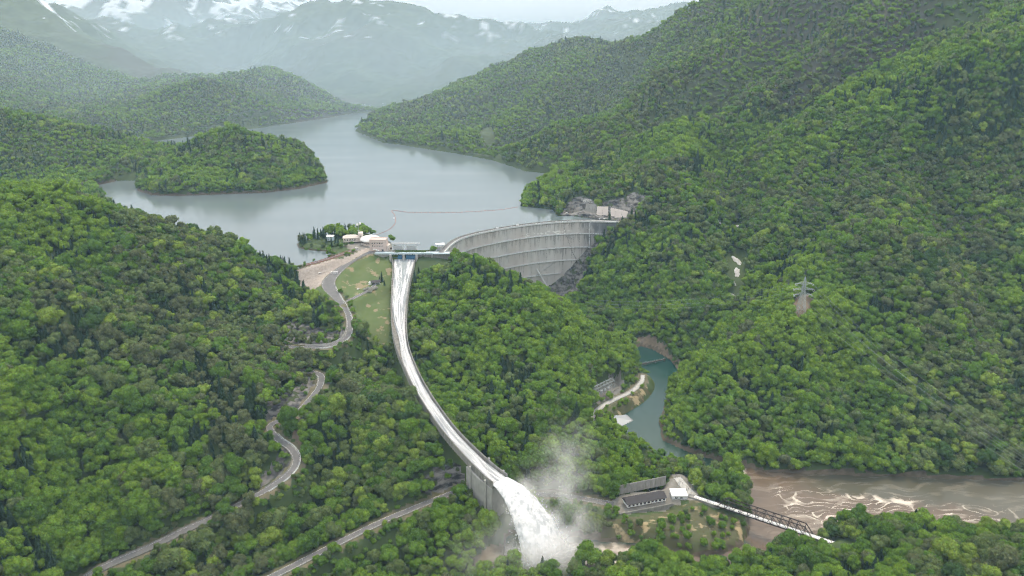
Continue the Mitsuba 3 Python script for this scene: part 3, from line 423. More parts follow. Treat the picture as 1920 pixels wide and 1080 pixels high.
def dam_block(s0, s1, z0, z1, back, extra=0.0, nz=6):
    s = np.linspace(s0, s1, 5); zs = np.linspace(z1, z0, nz); p, nn = dam_at(s); front, rear = [], []
    for z in zs:
        front.append(np.c_[p + nn * (dam_off(s, z) + extra)[:, None], np.full(5, z)]); rear.append(np.c_[p - nn * back, np.full(5, z)])
    F, R = np.array(front), np.array(rear); v = np.vstack([F.reshape(-1, 3), R.reshape(-1, 3)]); o = nz * 5; f = []
    for i in range(nz - 1):
        for j in range(4):
            a = i * 5 + j; f += [[a, a + 5, a + 6], [a, a + 6, a + 1], [o + a, o + a + 6, o + a + 5], [o + a, o + a + 1, o + a + 6]]
        for a, sg in ((i * 5, 1), (i * 5 + 4, -1)): f += [[a, o + a, o + a + 5][::sg], [a, o + a + 5, a + 5][::sg]]
    for j in range(4): f += [[j, j + 1, o + j + 1], [j, o + j + 1, o + j]]
    return trimesh.Trimesh(v, f, process=False)
dam = thing('arch_dam', 'curved grey concrete arch dam with ledges across its face', 'dam')
cuts = np.linspace(3, DLEN - 3, 27)
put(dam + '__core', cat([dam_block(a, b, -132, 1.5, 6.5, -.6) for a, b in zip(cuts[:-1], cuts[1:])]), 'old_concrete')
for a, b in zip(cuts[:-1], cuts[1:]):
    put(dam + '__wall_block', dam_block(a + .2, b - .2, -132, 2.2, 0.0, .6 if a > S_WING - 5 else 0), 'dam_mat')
for z, sa, sb in ((-20, .06, .985), (-45, .05, .86), (-69, .05, .80), (-93, .10, .72), (-117, .2, .6)):
    s = np.linspace(sa * DLEN, sb * DLEN, 60); p, nn = dam_at(s); base = np.c_[p + nn * (dam_off(s, z) + .1)[:, None], np.full(60, z)]
    def ring(o0, o1, z0, z1): return sweep(base, lambda i, q, s_, t: [q + np.r_[nn[i], 0] * o + [0, 0, h] for o, h in ((o0, z0), (o1, z0), (o1, z1), (o0, z1))])
    w = put(dam + '__catwalk', ring(0, 2.8, -.6, .15), 'pale_concrete')
    put(w + '__railing', cat(ring(2.6, 2.75, 1.0, 1.16), ring(2.6, 2.75, .5, .62), [bar(q + np.r_[nn[i], 0] * 2.68 + [0, 0, .05], q + np.r_[nn[i], 0] * 2.68 + [0, 0, 1.1], .09) for i, q in enumerate(base)]), 'steel')
s = np.linspace(2, DLEN - 2, 90); p, nn = dam_at(s); crest = np.c_[p, np.full(90, 3.0)]
def along(o0, o1, z0, z1, i0=0, i1=90): return sweep(crest[i0:i1], lambda i, q, s_, t: [q + np.r_[nn[i0 + i], 0] * o + [0, 0, h] for o, h in ((o0, z0), (o1, z0), (o1, z1), (o0, z1))])
put(dam + '__crest_road', along(-7.0, .9, -1.2, 0), 'asphalt')
put(dam + '__parapet', along(.9, 1.7, -1.6, 1.3), 'pale_concrete')
put(dam + '__parapet', along(-7.7, -7.0, -3, 1.1), 'old_concrete')
put(dam + '__walkway_line', along(-1.6, .2, .005, .12), 'concrete')
iw = int(np.searchsorted(s, S_WING))
pw, nw = dam_at(S_WING); put(dam + '__pilaster', bar([*(pw + nw * 1.0), 2.2], [*(pw + nw * 4.2), -46], 1.1), 'pale_concrete')
put(dam + '__wing_coping', along(.95, 2.6, .1, 1.5, iw, 90), 'white_paint')
for f_ in np.linspace(.03, .97, 17):   # lamp posts on the crest
    q, m_ = dam_at(f_ * DLEN); q = np.r_[q - m_ * 6.6, 3.0]; put(dam + '__lamp_post', cat(bar(q, q + [0, 0, 5], .14), bar(q + [0, 0, 5], q + np.r_[m_, 0] * 1.2 + [0, 0, 5.1], .12), bar(q + np.r_[m_, 0] * 1.0 + [0, 0, 5.0], q + np.r_[m_, 0] * 1.6 + [0, 0, 5.0], .3)), 'steel')
for z0, z1, s0, s1 in ((-80, -118, .60, .645), (-93, -69, .60, .70)):
    a, b = dam_at(s0 * DLEN), dam_at(s1 * DLEN); e = 15 if z1 < z0 else 1.4
    A = np.r_[a[0] + a[1] * (dam_off(np.array(0.), z0) + 1.6), z0]; B = np.r_[b[0] + b[1] * (dam_off(np.array(0.), z1) + e), z1]
    st = put(dam + '__stairway', bar(A, B, 2.6 if e > 5 else .7, 1.0 if e > 5 else .5), 'pale_concrete' if e > 5 else 'concrete')
    sd = np.r_[a[1], 0] * (1.5 if e > 5 else .6); put(st + '__handrail', cat(bar(A + sd + [0, 0, 1.3], B + sd + [0, 0, 1.3], .15), bar(A - sd + [0, 0, 1.3], B - sd + [0, 0, 1.3], .15)), 'white_paint' if e > 5 else 'steel')
q, m_ = dam_at(.075 * DLEN)   # canopy over the intake on the upstream side
hut = thing('intake_shelter', 'white flat roofed shelter on legs beside the dam crest over the lake', 'shelter'); o = np.r_[q - m_ * 13, 0]
put(hut + '__platform', box(-5, 5, -4, 4, 2.2, 3.0), 'concrete', to=place(*o, 30)); put(hut + '__roof', box(-7.5, 7.5, -4.5, 4.5, 8.2, 8.9), 'white_paint', to=place(*o, 10))
for x in (-4, 4):
    for y in (-3, 3): put(hut + '__leg', bar((x, y, -1), (x, y, 8.2), .6), 'steel', to=place(*o, 10))
for fr, nm in ((.42, 'small steel hoist frame standing on the middle of the dam crest'), (.52, 'pair of pale equipment boxes on the crest near the right half')):
    q, m_ = dam_at(fr * DLEN); g = thing('crest_hoist', nm, 'equipment'); o = np.r_[q - m_ * 5.5, 3]
    put(g + '__body', box(-2.4, 2.4, -.9, .9, 0, 2.4), 'pale_concrete', to=place(*o, 20)); put(g + '__frame', cat([bar((x, 0, 0), (x, 0, 4.2), .25) for x in (-4, 4)] + [bar((-4, 0, 4.2), (4, 0, 4.2), .35)]), 'steel', to=place(*o, 20))

# ---- gate structure of the spillway --------------------------------------------------------------------------------------
gate = thing('spillway_gates', 'gate structure with two blue gates and a pale bridge over the spillway', 'spillway gate')
GXc, GYc = -169.7, 1103.0
for dx, w, nm in ((-20.5, 3.2, 'pier'), (0, 2.4, 'pier'), (20.5, 3.2, 'pier'), (44, 3.0, 'pier')):
    put(gate + '__pier', box(GXc + dx - w / 2, GXc + dx + w / 2, GYc - (9 if dx < 30 else 2), GYc + 13, -16, 1.4), 'concrete')
put(gate + '__bridge_deck', box(GXc - 45, GXc + 72, GYc - 5.5, GYc + 4, 1.6, 2.9), 'pale_blue')
put(gate + '__bridge_parapet', box(GXc - 45, GXc + 46, GYc - 5.9, GYc - 5.52, 1.5, 4.1), 'pale_blue')
put(gate + '__parapet', box(GXc - 20, GXc + 72, GYc + 4.02, GYc + 4.4, 1.5, 4.1), 'concrete')
for x in (-10.6, 10.6):
    a = np.linspace(-.55, .62, 8); pr = [(GYc + 6 - 9 * math.cos(t), -6.5 + 9 * math.sin(t)) for t in a]; m = []
    v = np.array([[GXc + x + sx, y + o, z] for o in (0, .8) for y, z in pr for sx in (-7.6, 7.6)]); f = []
    for i in range(7):
        b = 2 * i; f += [[b, b + 1, b + 3], [b, b + 3, b + 2], [16 + b, 16 + b + 3, 16 + b + 1], [16 + b, 16 + b + 2, 16 + b + 3]]
    g = put(gate + '__gate', trimesh.Trimesh(v, f, process=False), 'blue_gate')
    put(g + '__rib', cat([box(GXc + x - 7.6, GXc + x + 7.6, pr[i][0] - .5, pr[i][0] - .05, pr[i][1] - .2, pr[i][1] + .2) for i in (1, 3, 5, 7)]), 'blue_gate')
    h = put(gate + '__hoist_portal', cat(box(GXc + x - 9.2, GXc + x - 7, GYc + 8, GYc + 11, 1.5, 14), box(GXc + x + 7, GXc + x + 9.2, GYc + 8, GYc + 11, 1.5, 14)), 'pale_concrete')
    put(h + '__panel', box(GXc + x - 6.95, GXc + x + 6.95, GYc + 8.6, GYc + 9.2, 3.2, 11.4), 'grey_paint')
put(gate + '__sill_block', box(GXc - 22, GXc + 22, GYc + 4.5, GYc + 12.8, -8, 1.2), 'old_concrete')
put(gate + '__hoist_beam', box(GXc - 21, GXc + 24, GYc + 7.4, GYc + 11.6, 14.02, 15.6), 'grey_paint')
put(gate + '__wing_wall', box(GXc - 45, GXc - 22.2, GYc - 2, GYc + 2, -14, 1.4), 'concrete')
put(gate + '__wing_wall', box(GXc + 22.2, GXc + 78, GYc - 1.2, GYc + 4, -24, 1.4), 'old_concrete')

# ---- the chute -------------------------------------------------------------------------------------------------------------
C = CHUTE_L.copy(); nC = len(C); cs = np.r_[0, np.cumsum(np.linalg.norm(np.diff(C[:, :2], axis=0), axis=1))]
chute = thing('spillway_chute', 'long curving concrete spillway chute running down beside the wooded hill', 'spillway chute')
put(chute + '__floor', sweep(C, lambda i, p, s, t: [p - s * (C[i, 3] / 2) + [0, 0, -2.2], p + s * (C[i, 3] / 2) + [0, 0, -2.2], p + s * (C[i, 3] / 2), p - s * (C[i, 3] / 2)]), 'old_concrete')
for side in (-1, 1):
    i = 0
    while i < nC - 1:
        j = min(i + 2, nC - 1); S = C[i:j + 1].copy(); h = 5.2; fwd = S[-1, :3] - S[0, :3]; fwd /= np.linalg.norm(fwd); S[0, :3] += fwd * .12; S[-1, :3] -= fwd * .12
        if not (side == 1 and j > nC - 2 and False):
            put(chute + '__wall_panel', sweep(S, lambda q, p, s, t: [p + s * side * (S[q, 3] / 2 + .02) + [0, 0, -2.1], p + s * side * (S[q, 3] / 2 + 1.4) + [0, 0, -2.1], p + s * side * (S[q, 3] / 2 + .75) + [0, 0, h], p + s * side * (S[q, 3] / 2 + .02) + [0, 0, h]]), 'old_concrete')
        i = j
E9 = C[-6:].copy()
put(chute + '__end_block', sweep(E9, lambda i, p, s, t: [[*(p + s * 11.2)[:2], -124], [*(p - s * 11.2)[:2], -124], p - s * 11.2 + [0, 0, -2.25], p + s * 11.2 + [0, 0, -2.25]]), 'concrete')
for side in (-1, 1):
    for i in (1, 4):
        t = (E9[min(i + 1, 5), :2] - E9[max(i - 1, 0), :2]); t /= np.linalg.norm(t); sv = np.array([t[1], -t[0], 0]); p = E9[i, :3] + sv * side * 11.25
        put(chute + '__buttress', bar(p + sv * side * 1.6 + [0, 0, -123 - p[2]], p + sv * side * .5 + [0, 0, 3.5], 1.6, 2.2), 'concrete')
wv, wq, wuv, K = [], [], [], 13
for i in range(nC):
    t = C[min(i + 1, nC - 1), :2] - C[max(i - 1, 0), :2]; t /= np.linalg.norm(t); sv = np.array([t[1], -t[0], 0])
    for k in range(K):
        u = k / (K - 1); dry = .34 * math.exp(-((cs[i] - 262) / 42) ** 2); e = (-.47 + (.94 - dry) * u) * C[i, 3]
        dz = 1.3 + .9 * meshkit.noise(np.array([e / 1.6, cs[i] / 9.0, 0])) + 1.1 * meshkit.noise(np.array([e / 3.5, cs[i] / 22, 5.0]))
        dz -= 1.2 * (u in (0, 1))
        wv.append(C[i, :3] + sv * e + [0, 0, dz]); wuv.append((u, cs[i]))
wq = faces_of(np.zeros((nC, K)))[:, ::-1]
whole('spillway_water', 'white foaming water racing down the spillway chute', 'white water', (np.array(wv), wq), 'white_water', kind='structure', smooth=True, uv=np.array(wuv))

# ---- the jet ---------------------------------------------------------------------------------------------------------------
tip = C[-1, :3] + [0, 0, 1.4]; hd = C[-1, :2] - C[-4, :2]; hd /= np.linalg.norm(hd); sv = np.array([hd[1], -hd[0], 0.0]); hd = np.r_[hd, 0]
def jet_at(t):  # t 0..1: from the lip to the pool
    d = 66 * t; return tip + hd * d + [0, 0, .10 * d - (49.5 + 6.6) * t ** 2.0]
nT, nA = 90, 64; jv = []
for i in range(nT):
    t = i / (nT - 1); c_ = jet_at(t); half = 9.6 + 15 * t ** 1.2 ; thick = 1.6 + 7.5 * t ** .9
    if t > .85: half *= 1 - 1.1 * (t - .85); thick *= 1 - 2.5 * (t - .85)
    for j in range(nA):
        a = 2 * math.pi * j / nA; q = c_ + sv * math.cos(a) * half + np.array([0, 0, 1]) * math.sin(a) * thick + hd * math.sin(a) * thick * .8 * t
        jv.append(q)
jv = np.array(jv).reshape(nT, nA, 3); tt = np.linspace(0, 1, nT)[:, None]
amp = (.3 + 2.6 * tt ** .8)
fl = np.stack([jv[..., 0] / 4.5, jv[..., 1] / 4.5, jv[..., 2] / 20 + 3], -1); cen = np.array([jet_at(t) for t in tt[:, 0]])[:, None]
dirn = jv - cen; dirn /= np.linalg.norm(dirn, axis=-1, keepdims=True)
jv = jv + dirn * (amp * ((meshkit.fbm(fl, 4, 2) - .45) * 1.9))[..., None] + dirn * (amp * .35 * (meshkit.fbm(fl * 3.3, 2, 6) - .5) * 2)[..., None]
f = []
for i in range(nT - 1):
    for j in range(nA): a, b = i * nA + j, i * nA + (j + 1) % nA; f.append([a, b, b + nA, a + nA])
whole('water_jet', 'thick white jet of water leaping from the end of the spillway', 'white water', (jv.reshape(-1, 3), np.array(f)), 'spray_water', kind='structure', smooth=True)
clots = []
for _ in range(520):
    t = rng.uniform(.22, 1.05) ** .7; half = 9.6 + 16 * t ** 1.2 + (30 * (t - .8) if t > .8 else 0); thick = 2 + 8 * t; a = rng.uniform(0, 2 * math.pi); k_ = rng.normal(1.06, .10 + .12 * t)
    q = jet_at(min(t, 1)) + sv * math.cos(a) * half * k_ + np.array([0, 0, 1]) * math.sin(a) * thick * k_ + hd * (rng.normal(0, 2) + (8 * rng.random() if t > 1 else 0))
    m = trimesh.creation.icosphere(1, rng.uniform(.15, .6) * (.35 + t)); m.vertices *= 1 + .7 * (meshkit.noise(m.vertices * 2 + rng.random(3) * 50)[:, None] - .5); m.apply_transform(np.diag([1, 1, 1.7, 1])); m.apply_translation(q)
    if q[2] > -123: clots.append(m)
whole('flying_spray', 'white clots of water torn from the edges of the jet', 'spray', cat(clots), 'spray_water', kind='stuff', smooth=True)

# ---- buildings at the head of the spillway ---------------------------------------------------------------------------------
def windows(key, xs, zs, w, h, y, to, mat='glass_dark', frame='white_paint'):
    for z in zs:
        for x in xs:
            k = put(key + '__window', box(x - w / 2, x + w / 2, y - .12, y + .1, z, z + h), mat, to=to)
            put(k + '__sill', box(x - w / 2 - .15, x + w / 2 + .15, y - .3, y - .125, z - .2, z - .02), frame, to=to)
b = thing('control_building', 'pink three storey control building with two rows of square windows by the gates', 'building'); to = place(-211.5, 1119, 2.4, -3)
put(b + '__wall', cat(box(-13, 13, -8, 8, 0, 18), box(-13.25, 13.25, -8.25, 8.25, 5.3, 5.7)), 'pink_wall', to=to)
put(b + '__roof', cat(box(-12.4, 12.4, -7.4, 7.4, 18.01, 18.2), box(-13.2, 13.2, -8.2, -7.6, 18, 18.9), box(-13.2, 13.2, 7.6, 8.2, 18, 18.9), box(-13.2, -12.6, -7.59, 7.59, 18, 18.9), box(12.6, 13.2, -7.59, 7.59, 18, 18.9)), 'pink_wall', to=to)
windows(b, (-8.5, -4.6, -.7, 3.2, 7.1), (7.6, 12.2), 1.9, 1.8, -8.02, to)
put(b + '__band', box(-8, 11, -8.2, -8.03, 15.8, 16.9), 'beige_wall', to=to)
put(b + '__door', box(6, 9.2, -8.2, -8.02, 0, 3.2), 'glass_dark', to=to); put(b + '__side_wing', box(13.27, 17.5, -5, 6, 0, 9), 'beige_wall', to=to)
put(b + '__entrance_canopy', box(-7.5, -.5, -11.5, -8.28, 3.6, 4.1), 'white_paint', to=to)
b = thing('dome_building', 'low round building with a white shallow dome roof behind the pink building', 'building'); to = place(-231, 1152, 2.4)
a = np.linspace(0, 1, 9); prof = np.c_[16.5 * np.cos(a * np.pi / 2), 8.2 + 6.4 * np.sin(a * np.pi / 2)]
put(b + '__roof', trimesh.creation.revolve(np.vstack([[0, 8.2], prof[:-1], [0, 14.6]]), sections=40), 'white_paint', smooth=35, to=to)
put(b + '__wall', trimesh.creation.revolve([[0, 0], [13, 0], [13, 7], [15.5, 7], [15.5, 8.1], [0, 8.1]], sections=40), 'beige_wall', to=to)
for k in range(-7, 4):
    a = math.radians(-90 + k * 15); put(b + '__window', bar((13.05 * math.cos(a - .09), 13.05 * math.sin(a - .09), 4.6), (13.05 * math.cos(a + .09), 13.05 * math.sin(a + .09), 4.6), .15, 2.4), 'glass_dark', to=to)
b = thing('museum_building', 'beige building with a hipped roof and a square tower behind the fir trees', 'building'); to = place(-266, 1166, 4, 8)
put(b + '__wall', box(-12, 12, -7, 7, 0, 7), 'beige_wall', to=to)
hv = np.array([[-13, -8, 7.02], [13, -8, 7.02], [13, 8, 7.02], [-13, 8, 7.02], [-6, 0, 11], [6, 0, 11]]); hf = [[0, 1, 5], [0, 5, 4], [1, 2, 5], [2, 3, 4], [2, 4, 5], [3, 0, 4], [0, 2, 1], [0, 3, 2]]
put(b + '__roof', trimesh.Trimesh(hv, hf, process=False), 'beige_wall', to=to)
windows(b, (-9, -5, -1, 3, 7), (2.6,), 2, 2.2, -7.02, to); put(b + '__tower', box(12.2, 20, -6, 6, 0, 14), 'beige_wall', to=to); windows(b, (16,), (8,), 1.6, 1.8, -6.02, to)
m_ = thing('antenna_mast', 'thin antenna mast with two white dishes above the hipped roof', 'antenna'); to = place(-252, 1166, 4)
put(m_ + '__pole', cat(bar((0, 0, 0), (0, 0, 31), .7, sides=6), [bar((-1.2, 0, z), (1.2, 0, z + 2), .14) for z in range(14, 30, 2)], bar((-2.4, 0, 17.6), (2.4, 0, 17.6), 1.4, .3)), 'steel', to=to)
for x, z in ((-1.6, 28), (3.0, 30)): put(m_ + '__dish', trimesh.creation.revolve([[0, .9], [1.2, .7], [1.9, .1], [2.0, 0], [0, 0]], sections=14), 'white_paint', to=T().translate([-252 + x, 1165, 4 + z]).rotate([1, 0, 0], 80))
b = thing('grey_house', 'small pale blue house with a low white roof at the lake edge of the point', 'house'); to = place(-301, 1172, 3.5, -6)
put(b + '__wall', box(-5, 5, -4, 4, 0, 7), 'pale_blue', to=to); put(b + '__roof', trimesh.Trimesh(np.array([[-6, -5, 7.02], [6, -5, 7.02], [6, 5, 7.02], [-6, 5, 7.02], [-6, 0, 9.4], [6, 0, 9.4]]), [[0, 1, 5], [0, 5, 4], [1, 2, 5], [2, 3, 4], [2, 4, 5], [3, 0, 4], [0, 2, 1], [0, 3, 2]], process=False), 'white_paint', to=to)
windows(b, (-2.5, 2.5), (1.2, 4.4), 1.8, 1.5, -4.02, to)

# ---- shed, tank, tents and flowering shrubs on the lawn --------------------------------------------------------------------
(sx, sy, sz) = SPOTS['lawnshed'][0]; b = thing('lawn_shed', 'dark roofed open shed on the lawn beside the spillway', 'shed'); to = place(sx + 3, sy, sz - .3, 12)
put(b + '__roof', trimesh.Trimesh(np.array([[-7, -4, 4.2], [7, -4, 4.2], [7, 4, 4.6], [-7, 4, 4.6], [-7, 0, 6.4], [7, 0, 6.6]]), [[0, 1, 5], [0, 5, 4], [1, 2, 5], [2, 3, 4], [2, 4, 5], [3, 0, 4], [0, 2, 1], [0, 3, 2]], process=False), 'dark_roof', to=to)
put(b + '__wall', cat(box(-6, 6, 2.6, 3, 0, 4.2), box(-6, -5.6, -3, 2.59, 0, 4.2)), 'grey_paint', to=to)
for x in (-1, 5.8): put(b + '__post', bar((x, -3, 0), (x, -3, 4.2), .4), 'white_paint', to=to)
t_ = thing('white_tank', 'small white upright tank beside the dark shed on the lawn', 'tank'); put(t_ + '__tank', trimesh.creation.revolve([[0, 0], [1.8, 0], [1.8, 3.4], [1.2, 4.1], [0, 4.3]], sections=16), 'white_paint', smooth=40, to=place(sx - 5.6, sy - 1, sz - .2)); put(t_ + '__base', box(-2.2, 2.2, -2.2, 2.2, -.4, .05), 'concrete', to=place(sx - 5.6, sy - 1, sz - .2))

# ---- vehicles ------------------------------------------------------------------------------------------------------------
def vehicle(name, label, x, y, z, deg, kind='car', paint='white_paint', group=None):
    k = thing(name, label, kind, group); to = place(x, y, z + .05, deg)
    if kind == 'bus': L, W, H_, wb, cab = 10.5, 2.5, 3.1, 3.2, [(-5.25, .5), (5.25, .5), (5.25, 1.5), (5.05, 3.1), (-5.15, 3.1), (-5.25, 1.5)]
    elif kind == 'van': L, W, H_, wb, cab = 5.2, 1.9, 2.1, 1.6, [(-2.6, .35), (2.6, .35), (2.6, 1.0), (2.0, 1.25), (1.4, 2.1), (-2.55, 2.1)]
    else: L, W, H_, wb, cab = 4.4, 1.75, 1.45, 1.35, [(-2.2, .3), (2.2, .3), (2.2, .75), (1.3, .9), (.7, 1.42), (-1.3, 1.45), (-2.0, .95), (-2.2, .85)]
    import shapely
    m = trimesh.creation.extrude_polygon(shapely.Polygon(cab), W, engine='earcut'); v = m.vertices.copy(); v[:, 2] -= W / 2
    inset = np.where(v[:, 1] > H_ * .8, .88, 1.0); m.vertices = np.c_[v[:, 0], -v[:, 2] * inset, v[:, 1]]; m.invert() if m.volume < 0 else None
    put(k + '__body', m, paint, to=to)
    z0, z1 = H_ * (.60 if kind != 'car' else .68), H_ * (.86 if kind != 'car' else .92)
    x0, x1 = (-L * .46, L * .44) if kind == 'bus' else (-L * .27, L * .2)
    for s_ in (-1, 1): put(k + '__window', box(x0, x1, s_ * W * .485 - .04, s_ * W * .485 + .04, z0, z1), 'glass_dark', to=to)
    put(k + '__windscreen', bar((L * (.5 if kind == 'bus' else .24), 0, z0), (L * (.485 if kind == 'bus' else .165), 0, z1), W * .82, .12), 'glass_dark', to=to)
    for sx_ in (-1, 1):
        for s_ in (-1, 1):
            r = .5 if kind == 'bus' else .32; c_ = trimesh.creation.cylinder(r, .28, sections=12); c_.apply_transform(trimesh.transformations.rotation_matrix(math.pi / 2, [1, 0, 0])); c_.apply_translation((sx_ * wb, s_ * (W / 2 - .12), r)); put(k + '__wheel', c_, 'rubber', to=to)
    return k
bx, by, bz = SPOTS['bus'][0]; vehicle('tour_bus', 'white bus driving on the wide grey road above the grass slope', bx, by, bz - .2 + .3, 6, 'bus')
VE = [('parked_car', 'white car at the bend in front of the dome building', 20, 'car', 'white_paint', 0), ('parked_van', 'white van parked under the front of the dome building', 8, 'van', 'white_paint', 1), ('parked_van', 'pale van just right of the one under the dome building', 4, 'van', 'pale_blue', 2),
      ('parked_van', 'white van at the foot of the pink building', 0, 'van', 'white_paint', 3), ('parked_car', 'dark car between the pink building and the gate bridge', 0, 'car', 'dark_metal', 4), ('parked_van', 'white van at the hill end of the lakeside road', 22, 'van', 'white_paint', 5),
      ('parked_car', 'white car at the lower end of the lawn side road', 60, 'car', 'white_paint', 6), ('parked_car', 'white car standing on the brown soil above the car park', 30, 'car', 'white_paint', 8),
      ('parked_car', 'left one of two white cars below the beige slabs at the dam end', 5, 'car', 'white_paint', 9), ('parked_car', 'right one of two white cars below the beige slabs at the dam end', -8, 'car', 'white_paint', 10)]
for n_, l_, a_, k_, p_, i_ in VE:
    x, y, z = SPOTS['cars'][i_]; z = max(float(relief(x, y)), z if i_ in (0, 1, 2, 3, 4) else -999) if i_ not in (9, 10) else 3.0
    vehicle(n_, l_, x, y, z, a_, k_, p_)

# ---- right end of the dam --------------------------------------------------------------------------------------------------
def slab_wall(name, label, a, b, top_back, h, mat, n, kind='retaining wall'):
    """A leaning slab wall of n panels from a to b (foot points)."""
    k = thing(name, label, kind); a, b = np.asarray(a, float), np.asarray(b, float); u = (b - a) / n; back = np.asarray(top_back, float)
    for i in range(n):
        p, q = a + u * (i + .02), a + u * (i + .98); v = [p, q, q + back + [0, 0, h], p + back + [0, 0, h]]; w = back / max(np.linalg.norm(back), .1) * .8 + [0, 0, 0]
        if np.linalg.norm(back) < .2: w = np.array([0, .8, 0])
        v = np.array(v + [x + w for x in v]); f = [[0, 1, 2], [0, 2, 3], [4, 6, 5], [4, 7, 6], [0, 4, 5], [0, 5, 1], [3, 2, 6], [3, 6, 7], [0, 3, 7], [0, 7, 4], [1, 5, 6], [1, 6, 2]]
        put(k + '__panel', trimesh.Trimesh(v, f, process=False), mat)
    return k
slab_wall('abutment_slab', 'left pale beige leaning slab wall above the right end of the dam', (160, 1352, 2.2), (181.5, 1350, 2.2), (1, 7, 0), 15.5, 'beige_wall', 2)
slab_wall('abutment_slab', 'right pale beige leaning slab wall stepping down at the end of the dam', (182, 1344, 2.2), (211, 1318, 1.2), (4, 6, 0), 15, 'beige_wall', 3)
slab_wall('crib_wall', 'grey patched concrete wall on the slope under the round light green tree', (140, 1378, 2), (160, 1364, 3), (3, 9, 0), 15, 'old_concrete', 3)
k = thing('tunnel_portal', 'small white arched tunnel mouth at the lake side of the dam end', 'tunnel mouth'); (x, y, z) = SPOTS['cars'][11]; a = np.linspace(0, np.pi, 11)
ar = [[3.2 * math.cos(t), 0, 2.4 + 3.2 * math.sin(t)] for t in a]; put(k + '__arch', tube([[3.2, 0, -1]] + ar + [[-3.2, 0, -1]], .8, 6), 'white_paint', to=place(x, y, float(relief(x, y)), 10)); put(k + '__opening', box(-2.6, 2.6, .6, .9, -1, 4.6), 'glass_dark', to=place(x, y, float(relief(x, y)), 10))
STROKES = {  # brush strokes of the standing letters, in a unit square
 'mizu': [[(.5, 1), (.5, .05), (.38, .12)], [(.08, .68), (.4, .68), (.1, .2)], [(.85, .85), (.56, .6)], [(.52, .62), (.92, .12)]],
 'shi': [[(.1, .92), (.25, .82)], [(.08, .62), (.28, .74)], [(.4, .98), (.34, .84), (.9, .86), (.8, .74)], [(.6, .84), (.4, .6)], [(.62, .76), (.92, .6)], [(.25, .52), (.25, .14), (.76, .14), (.76, .52), (.25, .52)], [(.25, .39), (.76, .39)], [(.25, .27), (.76, .27)], [(.38, .14), (.18, 0)], [(.62, .14), (.84, 0)]],
 'gen': [[(.05, .95), (.2, .84)], [(.02, .66), (.17, .57)], [(.02, .05), (.2, .4)], [(.3, .92), (.96, .92)], [(.3, .92), (.3, .4), (.2, .02)], [(.45, .76), (.86, .76), (.86, .42), (.45, .42), (.45, .76)], [(.45, .59), (.86, .59)], [(.65, .42), (.65, .03), (.55, .1)], [(.5, .3), (.4, .1)], [(.8, .3), (.92, .1)]],
 'ki1': [[(.2, 1), (.2, 0)], [(.02, .74), (.38, .74)], [(.2, .7), (.03, .3)], [(.2, .6), (.36, .45)], [(.45, .92), (.55, .75), (.45, .6), (.6, .6)], [(.75, .95), (.85, .77), (.76, .6), (.95, .6)], [(.4, .45), (.98, .45)], [(.52, .45), (.42, .02)], [(.66, .95), (.76, .3), (.96, .03)], [(.9, .36), (.62, .05)]],
 'kou': [[(.2, 1), (.2, 0)], [(.02, .74), (.38, .74)], [(.2, .7), (.03, .3)], [(.2, .6), (.36, .45)], [(.44, .86), (.96, .86)], [(.46, .72), (.94, .72)], [(.42, .58), (.98, .58)], [(.58, .98), (.58, .58)], [(.82, .98), (.82, .58)], [(.48, .02), (.48, .46), (.93, .46), (.93, .03)], [(.48, .3), (.93, .3)], [(.42, .17), (.98, .17)], [(.7, .58), (.7, .17)]],
 'ya': [[(.3, .98), (.12, .7)], [(.22, .8), (.85, .8)], [(.06, .5), (.94, .5)], [(.5, .8), (.46, .4), (.06, .02)], [(.5, .45), (.92, .02)]],
 'ki': [[(.06, .7), (.94, .7)], [(.5, .98), (.5, .02)], [(.48, .68), (.06, .2)], [(.52, .68), (.94, .2)]],
 'zawa': [[(.05, .95), (.2, .84)], [(.02, .66), (.17, .57)], [(.02, .05), (.2, .4)], [(.4, .92), (.9, .92), (.9, .55), (.4, .55)], [(.4, .92), (.4, .5), (.22, .03)], [(.6, .55), (.95, .03)]],
 'da': [[(.4, .98), (.06, .5)], [(.32, .8), (.8, .8), (.6, .35), (.12, .02)], [(.28, .52), (.62, .34)], [(.8, 1), (.88, .86)], [(.92, 1), (1, .86)]],
 'mu': [[(.48, .95), (.2, .2)], [(.04, .18), (.9, .26)], [(.68, .5), (.96, .06)]]}
k = thing('hillside_sign', 'two rows of white standing letters on the slope above the dam end', 'sign'); (ax, ay, az), (bx_, by_, bz_) = SPOTS['sign']
for r, word in enumerate((('mizu', 'shi', 'gen', 'ki1', 'kou'), ('ya', 'ki', 'zawa', 'da', 'mu'))):
    S_ = 5.6 if r == 0 else 4.4
    for i, w in enumerate(word):
        f_ = (i + (.0 if r == 0 else .75)) / 5.6; o = np.array([ax + (bx_ - ax) * f_ * 1.2, ay + (by_ - ay) * f_ * .6 - r * 5, 0]); o[2] = float(relief(o[0], o[1])) + .4
        m = cat([bar((p[0] * S_, 0, p[1] * S_), (q[0] * S_, 0, q[1] * S_), .42, .3) for st in STROKES[w] for p, q in zip(st[:-1], st[1:])]); put(k + '__letter', m, 'white_paint', to=place(*o, -8))

